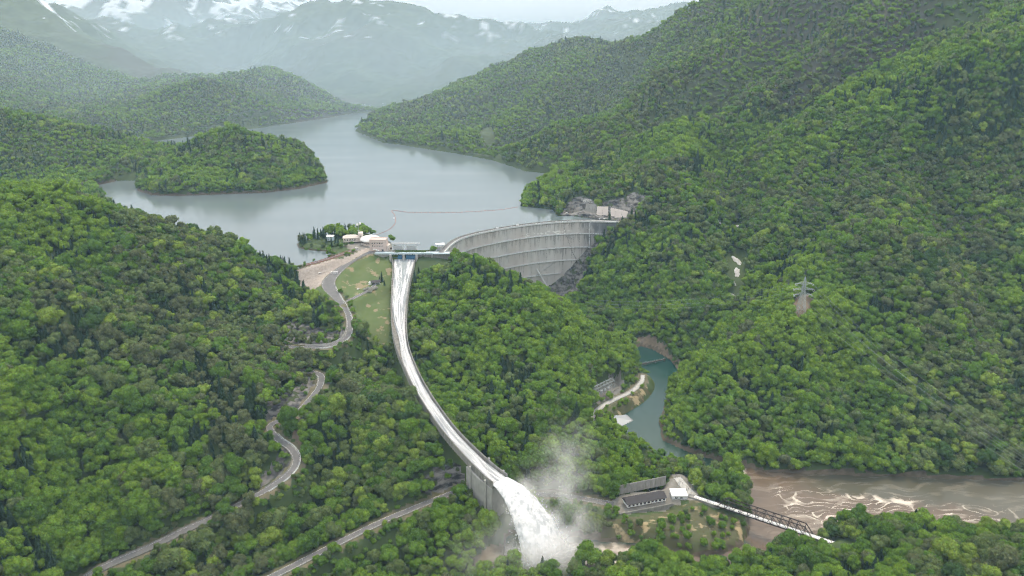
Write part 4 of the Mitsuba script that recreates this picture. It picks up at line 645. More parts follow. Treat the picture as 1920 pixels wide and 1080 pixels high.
# ---- floating boom in the reservoir ----------------------------------------------------------------------------------------
L = smooth_line(SPOTS['boom'] + SPOTS['boom2'][1:], 3.2); fl = []
for p, q in zip(L[:-1], L[1:]): fl.append(bar(p + (q - p) * .06 + [0, 0, .12], q - (q - p) * .06 + [0, 0, .12], .85, .7, 6))
k = thing('floating_boom', 'long thin reddish boom of floats curving across the reservoir', 'boom'); put(k + '__cable', tube(L + [0, 0, .1], .12), 'dark_metal'); put(k + '__floats', cat(fl), 'boom_mat'); labels[k + '__floats'] = {'kind': 'stuff'}
x, y, _ = SPOTS['boom2'][2]; k = thing('white_buoy', 'white buoy at the corner of the reddish boom', 'buoy'); put(k, trimesh.creation.revolve([[0, -.5], [1.4, -.3], [1.6, .4], [1.1, 1.2], [.4, 1.6], [.3, 3], [0, 3.1]], sections=14), 'white_paint', smooth=40, to=place(x - 6, y + 22, 0))

# ---- pylon and conductors --------------------------------------------------------------------------------------------------
px, py, pz = SPOTS['pylon'][0]; pyl = thing('power_pylon', 'grey lattice power pylon on a bare earth clearing of the right hillside', 'pylon'); H_ = 54.0
def half_w(z): return np.interp(z, [0, 30, 46, 54], [5.6, 2.1, 1.5, .25])
lev = [0, 7, 13, 18.5, 23, 27, 30.5, 34, 37.5, 41, 44, 47.5, 51, 54]
org = np.array([px, py, pz - .5])
def crn(z, i): s_ = half_w(z); return org + [s_ * (-1, 1, 1, -1)[i], s_ * (-1, -1, 1, 1)[i], z]
for i in range(4):
    lg = put(pyl + '__leg', cat([bar(crn(a, i), crn(b, i), .42 if a < 30 else .3) for a, b in zip(lev[:-1], lev[1:])]), 'steel'); put(lg + '__footing', box(crn(0, i)[0] - .8, crn(0, i)[0] + .8, crn(0, i)[1] - .8, crn(0, i)[1] + .8, pz - 4, pz + .3), 'concrete')
for i in range(4):
    j = (i + 1) % 4; put(pyl + '__bracing', cat([m for a, b in zip(lev[:-1], lev[1:]) for m in (bar(crn(a, i), crn(b, j), .2), bar(crn(a, j), crn(b, i), .2), bar(crn(b, i), crn(b, j), .18))]), 'steel')
ARM = []
for z, w in ((29, 11.5), (36.5, 12.5), (44, 10.5)):
    for sg in (-1, 1):
        e = org + [sg * w, 0, z + .5]; ar = put(pyl + '__cross_arm', cat([bar(crn(z, i), e, .3) for i in ((1, 2) if sg > 0 else (0, 3))] + [bar(crn(z + 3, i), e, .24) for i in ((1, 2) if sg > 0 else (0, 3))] + [bar(org + [sg * w * f_, -half_w(z) * (1 - f_), z + .3], org + [sg * w * f_, 0, z + 3 - 2.4 * f_], .16) for f_ in (.35, .6, .8)]), 'steel')
        a = np.linspace(0, np.pi, 9); put(ar + '__jumper', tube([e + [0, 3.0 * math.cos(t), -.4 - 2.4 * math.sin(t)] for t in a], .16, 5), 'pale_concrete')
        for dy in (-1, 1): put(ar + '__insulator', bar(e + [0, 0, -.1], e + [0, dy * 3.0, -.5], .36, sides=6), 'pale_concrete')
        ARM.append(e)
def catenary(a, b, sag, n=28): t = np.linspace(0, 1, n)[:, None]; return a + (b - a) * t - np.array([0, 0, 1]) * sag * 4 * t * (1 - t)
for i, e in enumerate(ARM):
    put(pyl + '__conductor', tube(catenary(e + [0, 3, -.5], np.array([118 + 4 * (i % 2), 1120, -92 + 5.0 * (i // 2)]), 12), .05, 4), 'steel')
    put(pyl + '__conductor', tube(catenary(e + [0, -3, -.5], np.array([520 + 9 * (i % 2), 470, -58 + 5.0 * (i // 2)]), 20), .08, 4), 'steel')

# ---- truss bridge ----------------------------------------------------------------------------------------------------------
P0, P1, P2, P3 = (np.array(p) for p in SPOTS['bridge']); u = (P3 - P0) / np.linalg.norm(P3 - P0); sv = np.array([u[1], -u[0], 0])
br = thing('truss_bridge', 'long footbridge with white deck and dark steel trusses over the brown river', 'bridge')
LB = np.linalg.norm(P3 - P0); at_b = lambda d, o=0.0, z=0.0: P0 + u * d + sv * o + [0, 0, z]
nd = 18
for i in range(nd): put(br + '__deck_slab', bar(at_b(LB * (i + .01) / nd), at_b(LB * (i + .99) / nd), 4.6, .3), 'white_paint')
t0, t1 = np.linalg.norm(P1 - P0), np.linalg.norm(P2 - P0); npan = 12
for sg in (-1, 1):
    xs = np.linspace(t0, t1, npan + 1); o = sg * 2.9; ht = 9.0
    put(br + '__bottom_chord', bar(at_b(t0 - 1, o, -.4), at_b(t1 + 1, o, -.4), .7, .9), 'dark_metal')
    put(br + '__top_chord', bar(at_b(xs[1], o, ht), at_b(xs[-2], o, ht), .7, .7), 'dark_metal')
    for a, b in ((xs[0], xs[1]), (xs[-1], xs[-2])): put(br + '__end_post', bar(at_b(a, o, -.4), at_b(b, o, ht), .65), 'dark_metal')
    for i in range(1, npan):
        put(br + '__vertical', bar(at_b(xs[i], o, -.3), at_b(xs[i], o, ht), .42), 'dark_metal')
        if i < npan - 1:
            a, b = (xs[i], xs[i + 1]) if i >= npan // 2 else (xs[i + 1], xs[i]); put(br + '__diagonal', bar(at_b(a, o, ht), at_b(b, o, -.3), .46), 'dark_metal')
    put(br + '__handrail', cat([bar(at_b(0, sg * 2.35, z), at_b(LB, sg * 2.35, z), .09) for z in (.6, 1.15)] + [bar(at_b(d, sg * 2.35, .1), at_b(d, sg * 2.35, 1.15), .09) for d in np.arange(0, LB, 2.2)]), 'dark_metal')
for i in range(1, npan): put(br + '__top_strut', bar(at_b(np.linspace(t0, t1, npan + 1)[i], -2.9, ht), at_b(np.linspace(t0, t1, npan + 1)[i], 2.9, ht), .22), 'dark_metal')
for d in (t0 - 2, t1 + 2): put(br + '__pier', bar(at_b(d, 0, -22), at_b(d, 0, -.8), 7, 3.2), 'old_concrete')
put(br + '__abutment', cat(bar(at_b(-6, 0, -3.2), at_b(t0 - 4, 0, -3.2), 5.4, 5.6)), 'old_concrete')

# ---- house terrace by the plunge pool --------------------------------------------------------------------------------------
(hx, hy, hz), (ix, iy, iz) = SPOTS['house']; ua = math.degrees(math.atan2(iy - hy, ix - hx)); LH = math.hypot(ix - hx, iy - hy); to = place(hx, hy + 1.5, hz + 1.2, ua)
b = thing('long_house', 'long low white house with dark roof and a row of windows on the river terrace', 'house')
put(b + '__wall', box(.5, LH - 1, 0, 11, 0, 3.6), 'white_paint', to=to)
rv_ = np.array([[-.6, -1.2, 3.62], [LH, -1.2, 3.62], [LH, 12.2, 3.62], [-.6, 12.2, 3.62], [-.6, 5.5, 6.9], [LH, 5.5, 6.9]]); rf = [[0, 1, 5], [0, 5, 4], [1, 2, 5], [2, 3, 4], [2, 4, 5], [3, 0, 4], [0, 2, 1], [0, 3, 2]]
put(b + '__roof', trimesh.Trimesh(rv_, rf, process=False), 'dark_roof', to=to)
for i, x in enumerate(np.linspace(2.6, LH - 3, 10)):
    k = put(b + '__window', box(x - 1.2, x + 1.2, -.12, .05, .9, 2.9), 'glass_dark', to=to); put(k + '__sill', box(x - 1.4, x + 1.4, -.35, -.13, .65, .85), 'white_paint', to=to)
put(b + '__gable_trim', box(-.62, -.2, -1.3, 12.3, 3.2, 3.6), 'white_paint', to=to)
to = place(ix + 6, iy + 3, -111, ua - 16)
b = thing('white_shed', 'square shed with a flat pale roof beside the bridge head', 'shed'); put(b + '__wall', box(0, 15, 0, 12, 0, 4.2), 'pale_concrete', to=to); put(b + '__roof', box(-.6, 15.6, -.6, 12.6, 4.22, 4.7), 'white_paint', to=to)
for x in (4, 9): put(b + '__window', box(x - 1.4, x + 1.4, -.12, .05, 1.2, 2.8), 'glass_dark', to=to)
uu = np.array([math.cos(math.radians(ua)), math.sin(math.radians(ua)), 0]); nn = np.array([uu[1], -uu[0], 0])
A = np.array([hx, hy, 0]) - uu * 10 + nn * 5
slab_wall('terrace_wall', 'long grey concrete retaining wall below the white house', A + [0, 0, -124], A + uu * 58 + [0, 0, -124], (0, .1, 0), 13.2, 'old_concrete', 9)
slab_wall('hillside_wall', 'tall grey stained concrete wall on the slope behind the white house', np.array([hx, hy, -112]) + uu * 2 - nn * 25, np.array([hx, hy, -112]) + uu * 56 - nn * 27, (0, 1.5, 0), 9.5, 'old_concrete', 9)
for i, dxy in enumerate(((60, -10), (66, -18), (73, -6))):
    q = np.array([hx, hy, 0]) + uu * dxy[0] - nn * -dxy[1]; q[2] = float(relief(q[0], q[1])) - .2
    k = thing('lamp_post', ('slim lamp post nearest the white shed by the bridge head', 'slim lamp post behind the pale shed by the trees', 'slim lamp post right beside the start of the truss bridge')[i], 'lamp post'); put(k + '__pole', bar(q, q + [0, 0, 10], .22, sides=6), 'steel'); put(k + '__lamp', bar(q + [0, 0, 10], q + [1.8, 0, 10.3], .3), 'pale_concrete')
# foot of the jet: stepped concrete apron left of it
for i in range(7):
    c_ = tip - sv * 0 + hd * (2 + 3.4 * i) ; q = C[-1, :3] - np.r_[np.array([hd[1], -hd[0]]), 0] * (15 + .8 * i) + hd * (4 + 4.4 * i)
    put((thing('apron_steps', 'grey concrete steps in the spray left of the falling water', 'steps') if i == 0 else 'apron_steps') + '__step', bar([*q[:2], -107 - 2.4 * i], [*(q + hd * 4.2)[:2], -107 - 2.4 * i], 9, 2.0), 'old_concrete')

# ---- along the teal pool ----------------------------------------------------------------------------------------------------
R = ROADS_L['pool']
def Q_(x, y, z): return np.array([x, y, z], float)
k = thing('pool_footbridge', 'dark flat footbridge across the upper end of the teal pool', 'footbridge'); a, b_ = Q_(178.0, 953, -121), Q_(224.0, 974, -121)
put(k + '__deck', bar(a, b_, 2.6, .7), 'dark_metal'); put(k + '__railing', cat([bar(a + [0, s_ * 1.2, 1.4], b_ + [0, s_ * 1.2, 1.4], .14) for s_ in (-1, 1)]), 'steel')
for f_ in (.02, .33, .66, .97): put(k + '__pier', bar(a + (b_ - a) * f_ - [0, 0, 6], a + (b_ - a) * f_ - [0, 0, .4], 1.2), 'old_concrete')
k = thing('railed_footbridge', 'pale railed bridge glimpsed beyond the trees above the dark footbridge', 'footbridge'); a, b_ = Q_(163, 1020, -116), Q_(187, 1034, -116)
put(k + '__deck', bar(a, b_, 4, .8), 'pale_concrete'); put(k + '__railing', cat([bar(a + [0, s_ * 1.9, 1.5], b_ + [0, s_ * 1.9, 1.5], .2) for s_ in (-1, 1)]), 'white_paint'); put(k + '__pier', bar((a + b_) / 2 - [0, 0, 9], (a + b_) / 2 - [0, 0, .4], 2), 'old_concrete')
k = thing('switchyard_frame', 'grey steel lattice frame of the switchyard beside the pool road', 'steel frame'); a, b_ = np.array([101., 838, -109.5]), np.array([130., 866, -109.5]); ud = (b_ - a) / np.linalg.norm(b_ - a); us = np.array([ud[1], -ud[0], 0])
for i in range(7):
    for s_ in (0, 1): p = a + ud * i * 6.4 + us * s_ * 7; put(k + '__post', cat(bar(p - [0, 0, 3], p + [0, 0, 11], .45), bar(p + [-.5, 0, -1], p + [.5, 0, 11], .15)), 'steel')
    p = a + ud * i * 6.4; put(k + '__beam', cat(bar(p + [0, 0, 11], p + us * 7 + [0, 0, 11], .4), bar(p + us * 3.5 + [0, 0, 13.4], p + [0, 0, 11], .28), bar(p + us * 3.5 + [0, 0, 13.4], p + us * 7 + [0, 0, 11], .28)), 'steel')
put(k + '__ridge', cat([bar(a + us * s_ + [0, 0, z], a + ud * 38.4 + us * s_ + [0, 0, z], .4) for s_, z in ((0, 11), (7, 11), (3.5, 13.4), (0, 6.5), (7, 6.5))]), 'steel')
for i in range(5): p = a + ud * (3 + i * 7) + us * 3.5; put(k + '__transformer', cat(box(p[0] - 1.5, p[0] + 1.5, p[1] - 1.2, p[1] + 1.2, -110, -107), [bar(p + [d, 0, 2.6], p + [d, 0, 5], .3) for d in (-.9, 0, .9)]), 'pale_concrete')
k = thing('yard_fence', 'dark post fence below the switchyard along the brown bank', 'fence'); a2, b2 = a + us * 13 - [0, 0, 2], b_ + us * 13 - [0, 0, 2]
for i in range(15): p = a2 + (b2 - a2) * i / 14; put(k + '__post', bar(p - [0, 0, 2], p + [0, 0, 3.4], .25), 'dark_metal')
put(k + '__rail', cat([bar(a2 + [0, 0, z], b2 + [0, 0, z], .14) for z in (1, 2.2, 3.2)]), 'dark_metal')
k = thing('boat_ramp', 'smooth grey concrete ramp sloping into the teal pool', 'ramp'); rp = [(119.5, 800, -117.5), (142, 805.5, -119), (150, 800, -124.4), (132, 783, -124.4), (122, 777, -124.4)]
rv_ = np.array(rp + [(x, y, z - 4) for x, y, z in rp]); rf = [[0, 2, 1], [0, 3, 2], [0, 4, 3]] + [f for i in range(5) for f in ([i, (i + 1) % 5, (i + 1) % 5 + 5], [i, (i + 1) % 5 + 5, i + 5])]
put(k + '__slab', trimesh.Trimesh(rv_, rf, process=False), 'grey_paint'); put(k + '__kerb', cat(bar(np.array(rp[1]) + [0, 0, .2], np.array(rp[2]) + [0, 0, .3], .5), bar(np.array(rp[4]) + [0, 0, .3], np.array(rp[2]) + [0, 0, .3], .5), bar(np.array(rp[0]) + [0, 0, .2], np.array(rp[4]) + [0, 0, .3], .5)), 'concrete')
vehicle('parked_truck', 'white van with red tail by the pool road end', 112.5, 792, float(relief(112.5, 792)) + .2, 70, 'van', 'white_paint')

# ---- snow left in the ravine --------------------------------------------------------------------------------------------------
def drape(cx_, cy_, rx, ry, ang, thick, seed):
    a = np.linspace(0, 2 * np.pi, 22)[:-1]; v, f = [[0, 0, 1.0]], []
    for r in (.35, .7, 1.0):
        k_ = .25 + 1.5 * meshkit.fbm(np.c_[np.cos(a) * 2.4 + seed, np.sin(a) * 2.4, 0 * a + r * .3], 3, 3); v += [[r * math.cos(t) * k, r * math.sin(t) * k, 1 - r ** 2] for t, k in zip(a, k_)]
    n_ = 21
    for j in range(n_): f.append([0, 1 + j, 1 + (j + 1) % n_])
    for q in range(2):
        for j in range(n_): A_, B_ = 1 + q * n_ + j, 1 + q * n_ + (j + 1) % n_; f += [[A_, A_ + n_, B_ + n_], [A_, B_ + n_, B_]]
    v = np.array(v); c_, s_ = math.cos(ang), math.sin(ang); x, y = v[:, 0] * rx, v[:, 1] * ry; X, Y = cx_ + c_ * x - s_ * y, cy_ + s_ * x + c_ * y
    return trimesh.Trimesh(np.c_[X, Y, relief(X, Y) + thick * v[:, 2] + .25 * (v[:, 2] > .05)- .3 * (v[:, 2] < .02) + .5], f, process=False)
ST = ['white snow patch highest in the ravine', 'largest white snow tongue in the middle of the ravine', 'lower end of the large snow tongue in the ravine', 'small snow patch left of the highest one', 'small snow patch right of the highest one', 'thin snow trace below the snow tongue', 'second thin snow trace below the tongue', 'third snow trace further down the ravine', 'lowest faint snow trace on the ravine side']
for i, (x, y, z) in enumerate(SPOTS['snow']):
    rx, ry = [(6, 4), (4.5, 14), (4.5, 13), (5, 3), (4, 3), (1.8, 6), (1.5, 6), (1.6, 7), (1.2, 5)][i]; whole('snow_patch', ST[i], 'snow', drape(x, y, rx, ry, (-.3, .25, -.2, 0, .3, .3, .5, .4, .6)[i], 1.2, i * 7.3), 'snow_mat', smooth=True)
ST2 = ['white snow wedge at the water edge by the pool', 'snow remnant above the wedge by the pool', 'second remnant left of it by the pool', 'small remnant right of the pool wedge', 'tiny upper remnant above the pool']
for i, (x, y, z) in enumerate(SPOTS['poolsnow']): rx, ry = [(3.5, 8), (4, 3), (4, 2.4), (3, 2), (4, 3)][i]; whole('pool_snow', ST2[i], 'snow', drape(x, y, rx, ry, -.4, 1.0, 90 + i * 3.1), 'snow_mat', smooth=True)

# ---- people ------------------------------------------------------------------------------------------------------------------
def person_mesh(pose, top, legs, skin=(.42, .28, .21), hair=(.03, .025, .02)):
    """One continuous body from hulls of spheres at the joints; colours by height and place."""
    sp = lambda p, r: manifold3d.Manifold.sphere(r, 10).translate(tuple(map(float, p)))
    st = {'stand': .0, 'walk': .22, 'lean': .05}[pose]; J = {}
    hip, neck, head = np.array([0, 0, .92]), np.array([0, .02 + (.1 if pose == 'lean' else 0), 1.46]), np.array([0, .04 + (.14 if pose == 'lean' else 0), 1.63]); bones = [((0, 0, .95), .155, (0, .0, 1.18), .15), ((0, 0, 1.18), .15, neck - [0, 0, .10], .16), (neck, .06, head, .075)]
    for s in (-1, 1):
        h, kn, an, to = np.array([s * .09, 0, .90]), np.array([s * .10, s * st * .55 + .03, .50]), np.array([s * .11, s * st - .03, .09]), np.array([s * .13, s * st + .13, .05])
        bones += [(h, .095, kn, .065), (kn, .065, an, .045), (an, .045, to, .04)]
        sh, el, ha = np.array([s * .19, neck[1], 1.40]), np.array([s * .25, neck[1] - s * st * .5, 1.14]), np.array([s * .24, neck[1] + .14 - s * st * .7, .92 if pose != 'lean' else 1.08]); bones += [(neck - [0, 0, .06], .07, sh, .065), (sh, .065, el, .045), (el, .045, ha, .035)]
        for q in range(4): bones.append((ha, .03, ha + [s * .005 + (q - 1.5) * .018, .03, -.085 + .008 * abs(q - 1.4)], .011))
        bones.append((ha, .028, ha + [-s * .04, .04, -.045], .012))
    m = manifold3d.Manifold()
    for a, ra, b, rb in bones: m = m + manifold3d.Manifold.batch_hull([sp(a, ra), sp(b, rb)])
    hd_ = manifold3d.Manifold.sphere(1, 14).scale((.075, .095, .115)).translate((0, float(head[1]), 1.63)); m = m + hd_ + sp((0, head[1] + .098, 1.615), .018)
    g = m.simplify(.012).to_mesh(); v, f = g.vert_properties[:, :3], g.tri_verts
    col = np.where(v[:, 2:] > .93, np.array(top), np.array(legs)); col = np.where((v[:, 2:] > 1.49), np.array(skin), col); col = np.where((v[:, 2:] > 1.66) | ((v[:, 2:] > 1.56) & (v[:, 1:2] < head[1] - .02)), np.array(hair), col); col = np.where((np.abs(v[:, :1]) > .2) & (v[:, 2:] < 1.0) & (v[:, 2:] > .7), np.array(skin), col)
    return (v, f), col
TOPS = [('white', (.75, .75, .75)), ('dark', (.04, .04, .05)), ('navy', (.05, .07, .14)), ('red', (.38, .06, .05)), ('pale blue', (.38, .48, .58)), ('grey', (.25, .25, .26))]
PG = []
for i, (pose, t, l) in enumerate((('stand', 0, (.05, .05, .07)), ('walk', 0, (.2, .18, .14)), ('stand', 1, (.04, .04, .05)), ('walk', 1, (.06, .07, .1)), ('lean', 2, (.05, .05, .05)), ('stand', 3, (.06, .06, .08)), ('lean', 4, (.1, .1, .12)), ('stand', 5, (.05, .05, .06)))):
    (v, f), col = person_mesh(pose, TOPS[t][1], l); k = f'person_form_{i}'; scene[k] = {'type': 'shapegroup', 'body': mikit.ply((v, f), 'person_mat', smooth=False, color=col)}; PG.append((k, TOPS[t][0], pose))
prng = np.random.default_rng(21)
def person(p, deg, where, group, only=None):
    k, tn, pose = PG[int(prng.choice(only if only else [0, 1, 2, 3, 4, 5, 6, 7], p=None))]
    key = thing('person', f'person in {tn} top {dict(stand="standing", walk="walking", lean="leaning forward")[pose]} {where}', 'person', f'{group}, {tn} top, {pose}')
    scene[key] = {'type': 'instance', 'to_world': place(p[0], p[1], p[2], deg, prng.uniform(.94, 1.06)), 'form': {'type': 'ref', 'id': k}}
for i in range(64):   # on the bridge, most by the railings
    d = prng.uniform(1, LB - 1); o = prng.choice([-1, 1]) * prng.uniform(1.0, 2.0) if prng.random() < .8 else prng.uniform(-1.5, 1.5); person(at_b(d, o, .17), prng.uniform(0, 360), 'on the white deck of the truss bridge', 'people on the truss bridge', [1, 2, 3, 4, 5, 7])
for i in range(78):   # the crowd on the lower road watching the water
    a = prng.beta(1.2, 1.1); q = LO[int((.80 + .198 * a) * (len(LO) - 1))]; x, y = q[0] + prng.normal(0, 2.5), q[1] + prng.normal(0, 1.8); z = max(q[2] + .02, float(relief(x, y)) + .02)
    person((x, y, z), prng.uniform(120, 260), 'in the crowd by the falling water', 'people watching the water', [0, 0, 1, 2, 3, 5, 6, 0])
for i in range(26):   # bridge head
    q = ROADS_L['apron'][int(prng.random() * (len(ROADS_L['apron']) - 1))]; person((q[0] + prng.normal(0, 2), q[1] + prng.normal(0, 2), q[2] + .03), prng.uniform(0, 360), 'at the head of the truss bridge', 'people at the bridge head', [1, 2, 3, 4, 7])
for i in range(16):
    q = LO[int(prng.uniform(.12, .55) * (len(LO) - 1))]; person((q[0] + prng.normal(0, 1.2), q[1] + prng.normal(0, .8), q[2] + .02), prng.uniform(0, 360), 'on the lower road left of the spillway', 'people on the lower road', [0, 1, 2, 3])
for i in range(4):
    q = R[int(prng.uniform(.2, .4) * (len(R) - 1))]; person((q[0] + prng.normal(0, .8), q[1], q[2] + .02), prng.uniform(0, 360), 'on the pool road', 'people on the pool road', [2, 3])
for i in range(6): person((-185 + prng.uniform(-3, 34), 1100 + prng.uniform(0, 3), 2.95), prng.uniform(0, 360), 'on the gate bridge', 'people on the gate bridge', [0, 2, 3])

# ---- trees -------------------------------------------------------------------------------------------------------------------
def leaf_crown(seed, Hc, Rc, nl, sub, nleaf, size, tint, spread=.3):
    """Leafy crown: lumpy lobes with many single leaf sprays over them; origin at the crown's foot."""
    r = np.random.default_rng(seed); lobes = []
    for i in range(nl):
        z = r.uniform(.25, .92) if i else .62; a = 2.4 * i + r.uniform(-.5, .5); k = math.sqrt(max(0, 1 - (2 * z - .9) ** 2 * .8)) * r.uniform(.5, .72) if i else 0
        lobes.append((np.array([math.cos(a) * Rc * k, math.sin(a) * Rc * k, Hc * z]), Rc * r.uniform(.34, .56) if i else Rc * .6))
    V_, F_, C_, o = [], [], [], 0; tint = np.array(tint); base = trimesh.creation.icosphere(sub)
    for c_, R_ in lobes:
        d = base.vertices; k = 1 + .55 * (meshkit.fbm(d * 1.9 + r.random(3) * 40, 2, 1) - .5); v = c_ + d * (R_ * .86 * k)[:, None] * [1, 1, .85]
        V_.append(v); F_.append(base.faces + o); o += len(v); C_.append(tint * r.uniform(1 - spread * .6, 1 + spread * .6) * (1 + .25 * (r.random((len(v), 1)) - .5)))
    n_ = 0; cs_ = np.array([l[0] for l in lobes]); rs_ = np.array([l[1] for l in lobes]); pick = r.choice(nl, nleaf * 2, p=rs_ ** 2 / (rs_ ** 2).sum())
    d = r.normal(size=(nleaf * 2, 3)); d[:, 2] = d[:, 2] * .8 + .3; d /= np.linalg.norm(d, axis=1, keepdims=True)
    p = cs_[pick] + d * (rs_[pick] * r.uniform(.86, 1.12, nleaf * 2))[:, None] * [1, 1, .85]
    dist = np.linalg.norm((p[:, None] - cs_[None]) / [1, 1, .85], axis=2) / rs_[None]; dist[np.arange(len(p)), pick] = 9
    keep = np.nonzero(dist.min(1) > .84)[0][:nleaf]; p, d, pick = p[keep], d[keep], pick[keep]; m = len(p)
    nrm = d + r.normal(0, .55, (m, 3)); nrm /= np.linalg.norm(nrm, axis=1, keepdims=True); a = np.cross(nrm, r.normal(size=(m, 3))); a /= np.linalg.norm(a, axis=1, keepdims=True); b = np.cross(nrm, a); s = size * r.uniform(.6, 1.35, (m, 1))
    V_.append(np.stack([p + a * s, p - a * s * .5 + b * s * .8, p - a * s * .6 - b * s * .8], 1).reshape(-1, 3)); F_.append(np.arange(3 * m).reshape(-1, 3) + o)
    lobe_t = r.uniform(1 - spread * .5, 1 + spread * .5, nl); C_.append(np.repeat(tint * (lobe_t[pick] * r.uniform(1 - spread, 1 + spread, m))[:, None] * (1 + r.normal(0, .05, (m, 3))), 3, 0))
    return (np.vstack(V_), np.vstack(F_)), np.clip(np.vstack(C_), .008, .5)
def fir_crown(seed, Hc, Rc, layers, spikes, tint):
    r = np.random.default_rng(seed); V_, F_, C_, o = [], [], [], 0; tint = np.array(tint)
    for i in range(layers):
        z0 = Hc * i / layers * .97; R_ = Rc * (1 - i / layers) ** .85 + .12; zt = z0 + Hc / layers * 1.5
        for k in range(spikes):
            a = 2 * np.pi * (k + r.uniform(-.35, .35)) / spikes; w = 2 * np.pi / spikes * .62; L_ = R_ * r.uniform(.72, 1.18); e = np.array([math.cos(a) * L_, math.sin(a) * L_, z0 - .12 * L_ + r.uniform(-.3, .3)])
            c1, c2 = [math.cos(a - w) * L_ * .55, math.sin(a - w) * L_ * .55, z0 + .22 * L_], [math.cos(a + w) * L_ * .55, math.sin(a + w) * L_ * .55, z0 + .22 * L_]
            V_.append(np.array([[0, 0, zt], c1, e, c2])); F_.append(np.array([[0, 1, 2], [0, 2, 3]]) + o); o += 4; C_.append(np.tile(tint * r.uniform(.65, 1.35), (4, 1)))
    return (np.vstack(V_), np.vstack(F_)), np.clip(np.vstack(C_), .006, .4)
def trunk_mesh(seed, H_, r0, limbs=3):
    r = np.random.default_rng(seed); z = np.linspace(-1.5, H_, 5); c_ = np.c_[np.cumsum(r.normal(0, .12, 5)), np.cumsum(r.normal(0, .12, 5)), z]; ms = [tube(c_, np.linspace(r0, r0 * .4, 5), 6)]
    for k in range(limbs): a = 2.1 * k + r.random(); s_ = c_[2 + k % 2]; ms.append(tube(np.array([s_, s_ + [math.cos(a) * 1.6, math.sin(a) * 1.6, 1.5], s_ + [math.cos(a) * 3.2, math.sin(a) * 3.2, 3.4]]), [r0 * .45, r0 * .3, r0 * .12], 5))
    return cat(ms)
TINTS = [(.215, .340, .052), (.175, .300, .050), (.132, .242, .048), (.175, .240, .090), (.265, .370, .074), (.085, .158, .052), (.170, .205, .100)]
FIRS = [(.040, .082, .045), (.055, .10, .055)]
NEAR, MID, FAR_, ONE = {}, {}, {}, {}
for ti, t in enumerate(TINTS):
    for sh in range(3):
        m, c_ = leaf_crown(100 * ti + sh, 9.5 + sh, 6.3 - .3 * sh, 11 + sh, 1, 900, .62, t); NEAR[ti, sh] = f'broadleaf_near_{ti}_{sh}'; scene[NEAR[ti, sh]] = {'type': 'shapegroup', 'crown': mikit.ply(m, 'leaf', color=c_)}
        ONE[ti, sh] = f'broadleaf_whole_{ti}_{sh}'; scene[ONE[ti, sh]] = {'type': 'shapegroup', 'crown': mikit.ply(m, 'leaf', color=c_), 'trunk': mikit.ply(trunk_mesh(sh, 5.5, .38), 'bark')}
        m, c_ = leaf_crown(100 * ti + sh + 40, 9 + sh, 6.4, 7, 1, 170, .95, t); MID[ti, sh] = f'broadleaf_mid_{ti}_{sh}'; scene[MID[ti, sh]] = {'type': 'shapegroup', 'crown': mikit.ply(m, 'leaf', color=c_)}
    for sh in range(2):
        m, c_ = leaf_crown(100 * ti + sh + 70, 10, 6.8, 4, 0, 60, 1.7, t, .35); FAR_[ti, sh] = f'broadleaf_far_{ti}_{sh}'; scene[FAR_[ti, sh]] = {'type': 'shapegroup', 'crown': mikit.ply(m, 'leaf', color=c_)}
for fi, t in enumerate(FIRS):
    for nm, D_, la, spk in (('near', NEAR, 11, 11), ('mid', MID, 8, 8), ('far', FAR_, 5, 6)):
        m, c_ = fir_crown(fi + 5, 15, 3.7, la, spk, t); D_['fir', fi] = f'fir_{nm}_{fi}'; scene[D_['fir', fi]] = {'type': 'shapegroup', 'crown': mikit.ply(m, 'leaf', color=c_)}
    m, c_ = fir_crown(fi + 5, 15, 3.7, 11, 11, t); ONE['fir', fi] = f'fir_whole_{fi}'; scene[ONE['fir', fi]] = {'type': 'shapegroup', 'crown': mikit.ply(m, 'leaf', color=c_), 'trunk': mikit.ply(trunk_mesh(9, 14, .3, 0), 'bark')}

def ground_at(x, y): return np.where((x > -1320) & (x < 1150) & (y > 330) & (y < 1700), relief(x, y), 0)
def scatter(x0, x1, y0, y1, s, seed):
    r = np.random.default_rng(seed); X, Y = np.meshgrid(np.arange(x0, x1, s), np.arange(y0, y1, s * .9)); X = X + (np.arange(X.shape[0]) % 2)[:, None] * s / 2
    return (X + r.uniform(-.36, .36, X.shape) * s).ravel(), (Y + r.uniform(-.36, .36, Y.shape) * s).ravel()
def in_view(x, y, margin=.12): dep = y * math.cos(PITCH) + 330 * math.sin(PITCH); return np.abs(x) < (.70 + margin) * dep + 25
nx_, ny_ = scatter(-1310, 1140, 400, 1700, 8.7, 3); ok = in_view(nx_, ny_); nx_, ny_ = nx_[ok], ny_[ok]
ex_, ey_ = scatter(-1300, 1130, 404, 1690, 8.1, 13); st_ = np.hypot(relief(ex_ + 6, ey_) - relief(ex_ - 6, ey_), relief(ex_, ey_ + 6) - relief(ex_, ey_ - 6)) / 12; ok = in_view(ex_, ey_) & (st_ > .62); nx_, ny_ = np.r_[nx_, ex_[ok]], np.r_[ny_, ey_[ok]]   # steep faces carry more stems per plan area
fx_, fy_ = scatter(-2600, 2600, 1700, 3600, 12.4, 4); ok = in_view(fx_, fy_, .04); fx_, fy_ = fx_[ok], fy_[ok]
tx, ty = np.r_[nx_, fx_], np.r_[ny_, fy_]; tz = np.r_[relief(nx_, ny_), height(fx_, fy_)]
shrub = np.zeros(len(tx)); drop = np.zeros(len(tx), bool); nearm = ty < 1700
